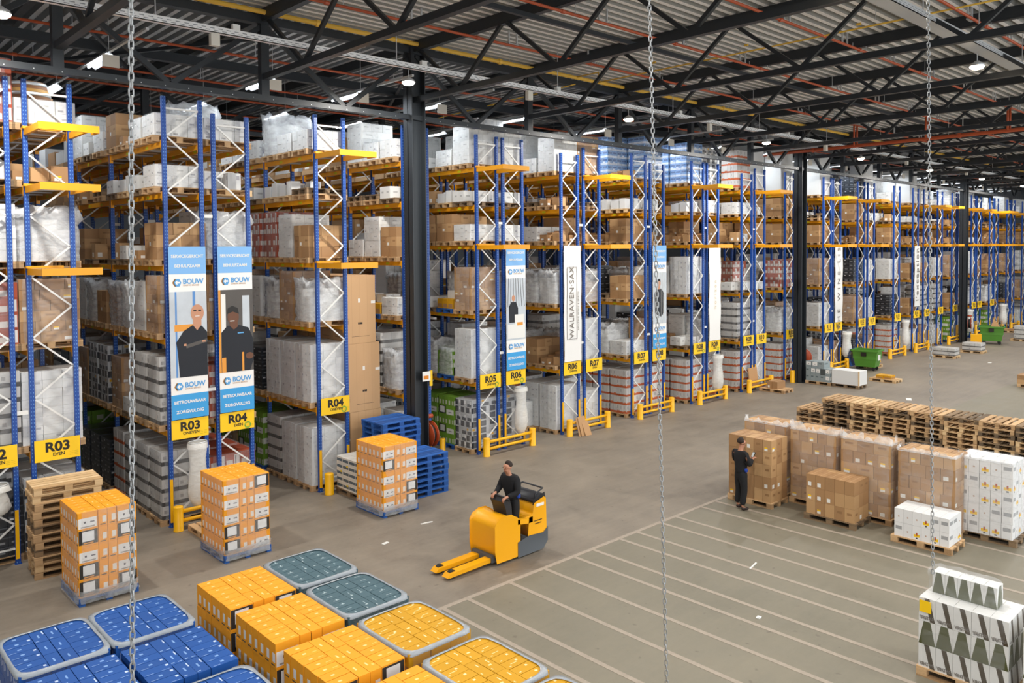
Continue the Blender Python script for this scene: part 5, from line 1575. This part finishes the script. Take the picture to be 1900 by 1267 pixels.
rear = [(.16, .36), (.2, .76), (.3, .82), (.34, 1.02), (.6, 1.1), (.64, 1.07), (.66, .42), (.56, .34)]
bev(link('drive_cover', MB().extrude(rear, -.39, .39).mesh('drive_cover', M_TY), tr), .05)
bev(link('skirt', MB().extrude([(-.12, .06), (-.12, .32), (.18, .38), (.58, .35), (.68, .42), (.68, .2), (.56, .07)], -.4, .4).mesh('skirt', M_TG), tr), .03)
link('maker_plate', MB().box(.38, -.397, .95, .6, -.392, 1.01).box(.38, .392, .95, .6, .397, 1.01).mesh('maker_plate', M_WHITE), tr)
link('vent_slot', MB().box(.32, -.398, .66, .54, -.392, .675).box(.34, -.398, .6, .52, -.392, .615).mesh('vent_slot', M_BLACK), tr)
bev(link('backrest', MB().extrude([(.33, 1.02), (.36, 1.1), (.64, 1.18), (.66, 1.08)], -.36, .36).mesh('backrest', M_TD), tr), .02)
link('grab_rail', MB().tube([(.38, -.34, 1.1), (.4, -.34, 1.2), (.66, -.3, 1.27), (.66, .3, 1.27), (.4, .34, 1.2), (.38, .34, 1.1)], .018, 8).mesh('grab_rail', M_TD, True), tr)
link('console', MB().extrude([(-.26, .84), (-.3, 1.02), (-.36, 1.16), (-.3, 1.26), (-.2, 1.22), (-.14, 1.05), (-.12, .84)], -.2, .2).mesh('console', M_TD), tr)
link('steering_handle', MB().tube([(-.24, -.24, 1.18), (-.3, -.22, 1.24), (-.32, 0, 1.26), (-.3, .22, 1.24), (-.24, .24, 1.18)], .02, 8).mesh('steering_handle', M_TD, True), tr)
link('footwell', MB().box(-.12, -.3, .26, .3, .3, .3).mesh('footwell', M_TD), tr)
fk = MB().extrude([(-1.86, .06), (-1.78, .13), (-.74, .15), (-.74, .07), (-1.8, .05)], -.09, .09).mesh('fork', M_TY)
link('fork', fk, tr, (0, -.18, 0))
link('fork', fk, tr, (0, .18, 0))
link('fork_carriage', MB().box(-.775, -.3, .06, -.66, .3, .2).mesh('fork_carriage', M_TG), tr)
wh = MB().lathe([(.05, -.04), (.085, -.04), (.085, .04), (.05, .04)], 16, Matrix.Rotation(PI / 2, 4, 'X')).mesh('wheel', bpy.data.materials['black_rubber'])
for a_, b_ in ((-1.7, -.18), (-1.7, .18), (.1, -.3), (.1, .3)): link('wheel', wh, tr, (a_, b_, .085))
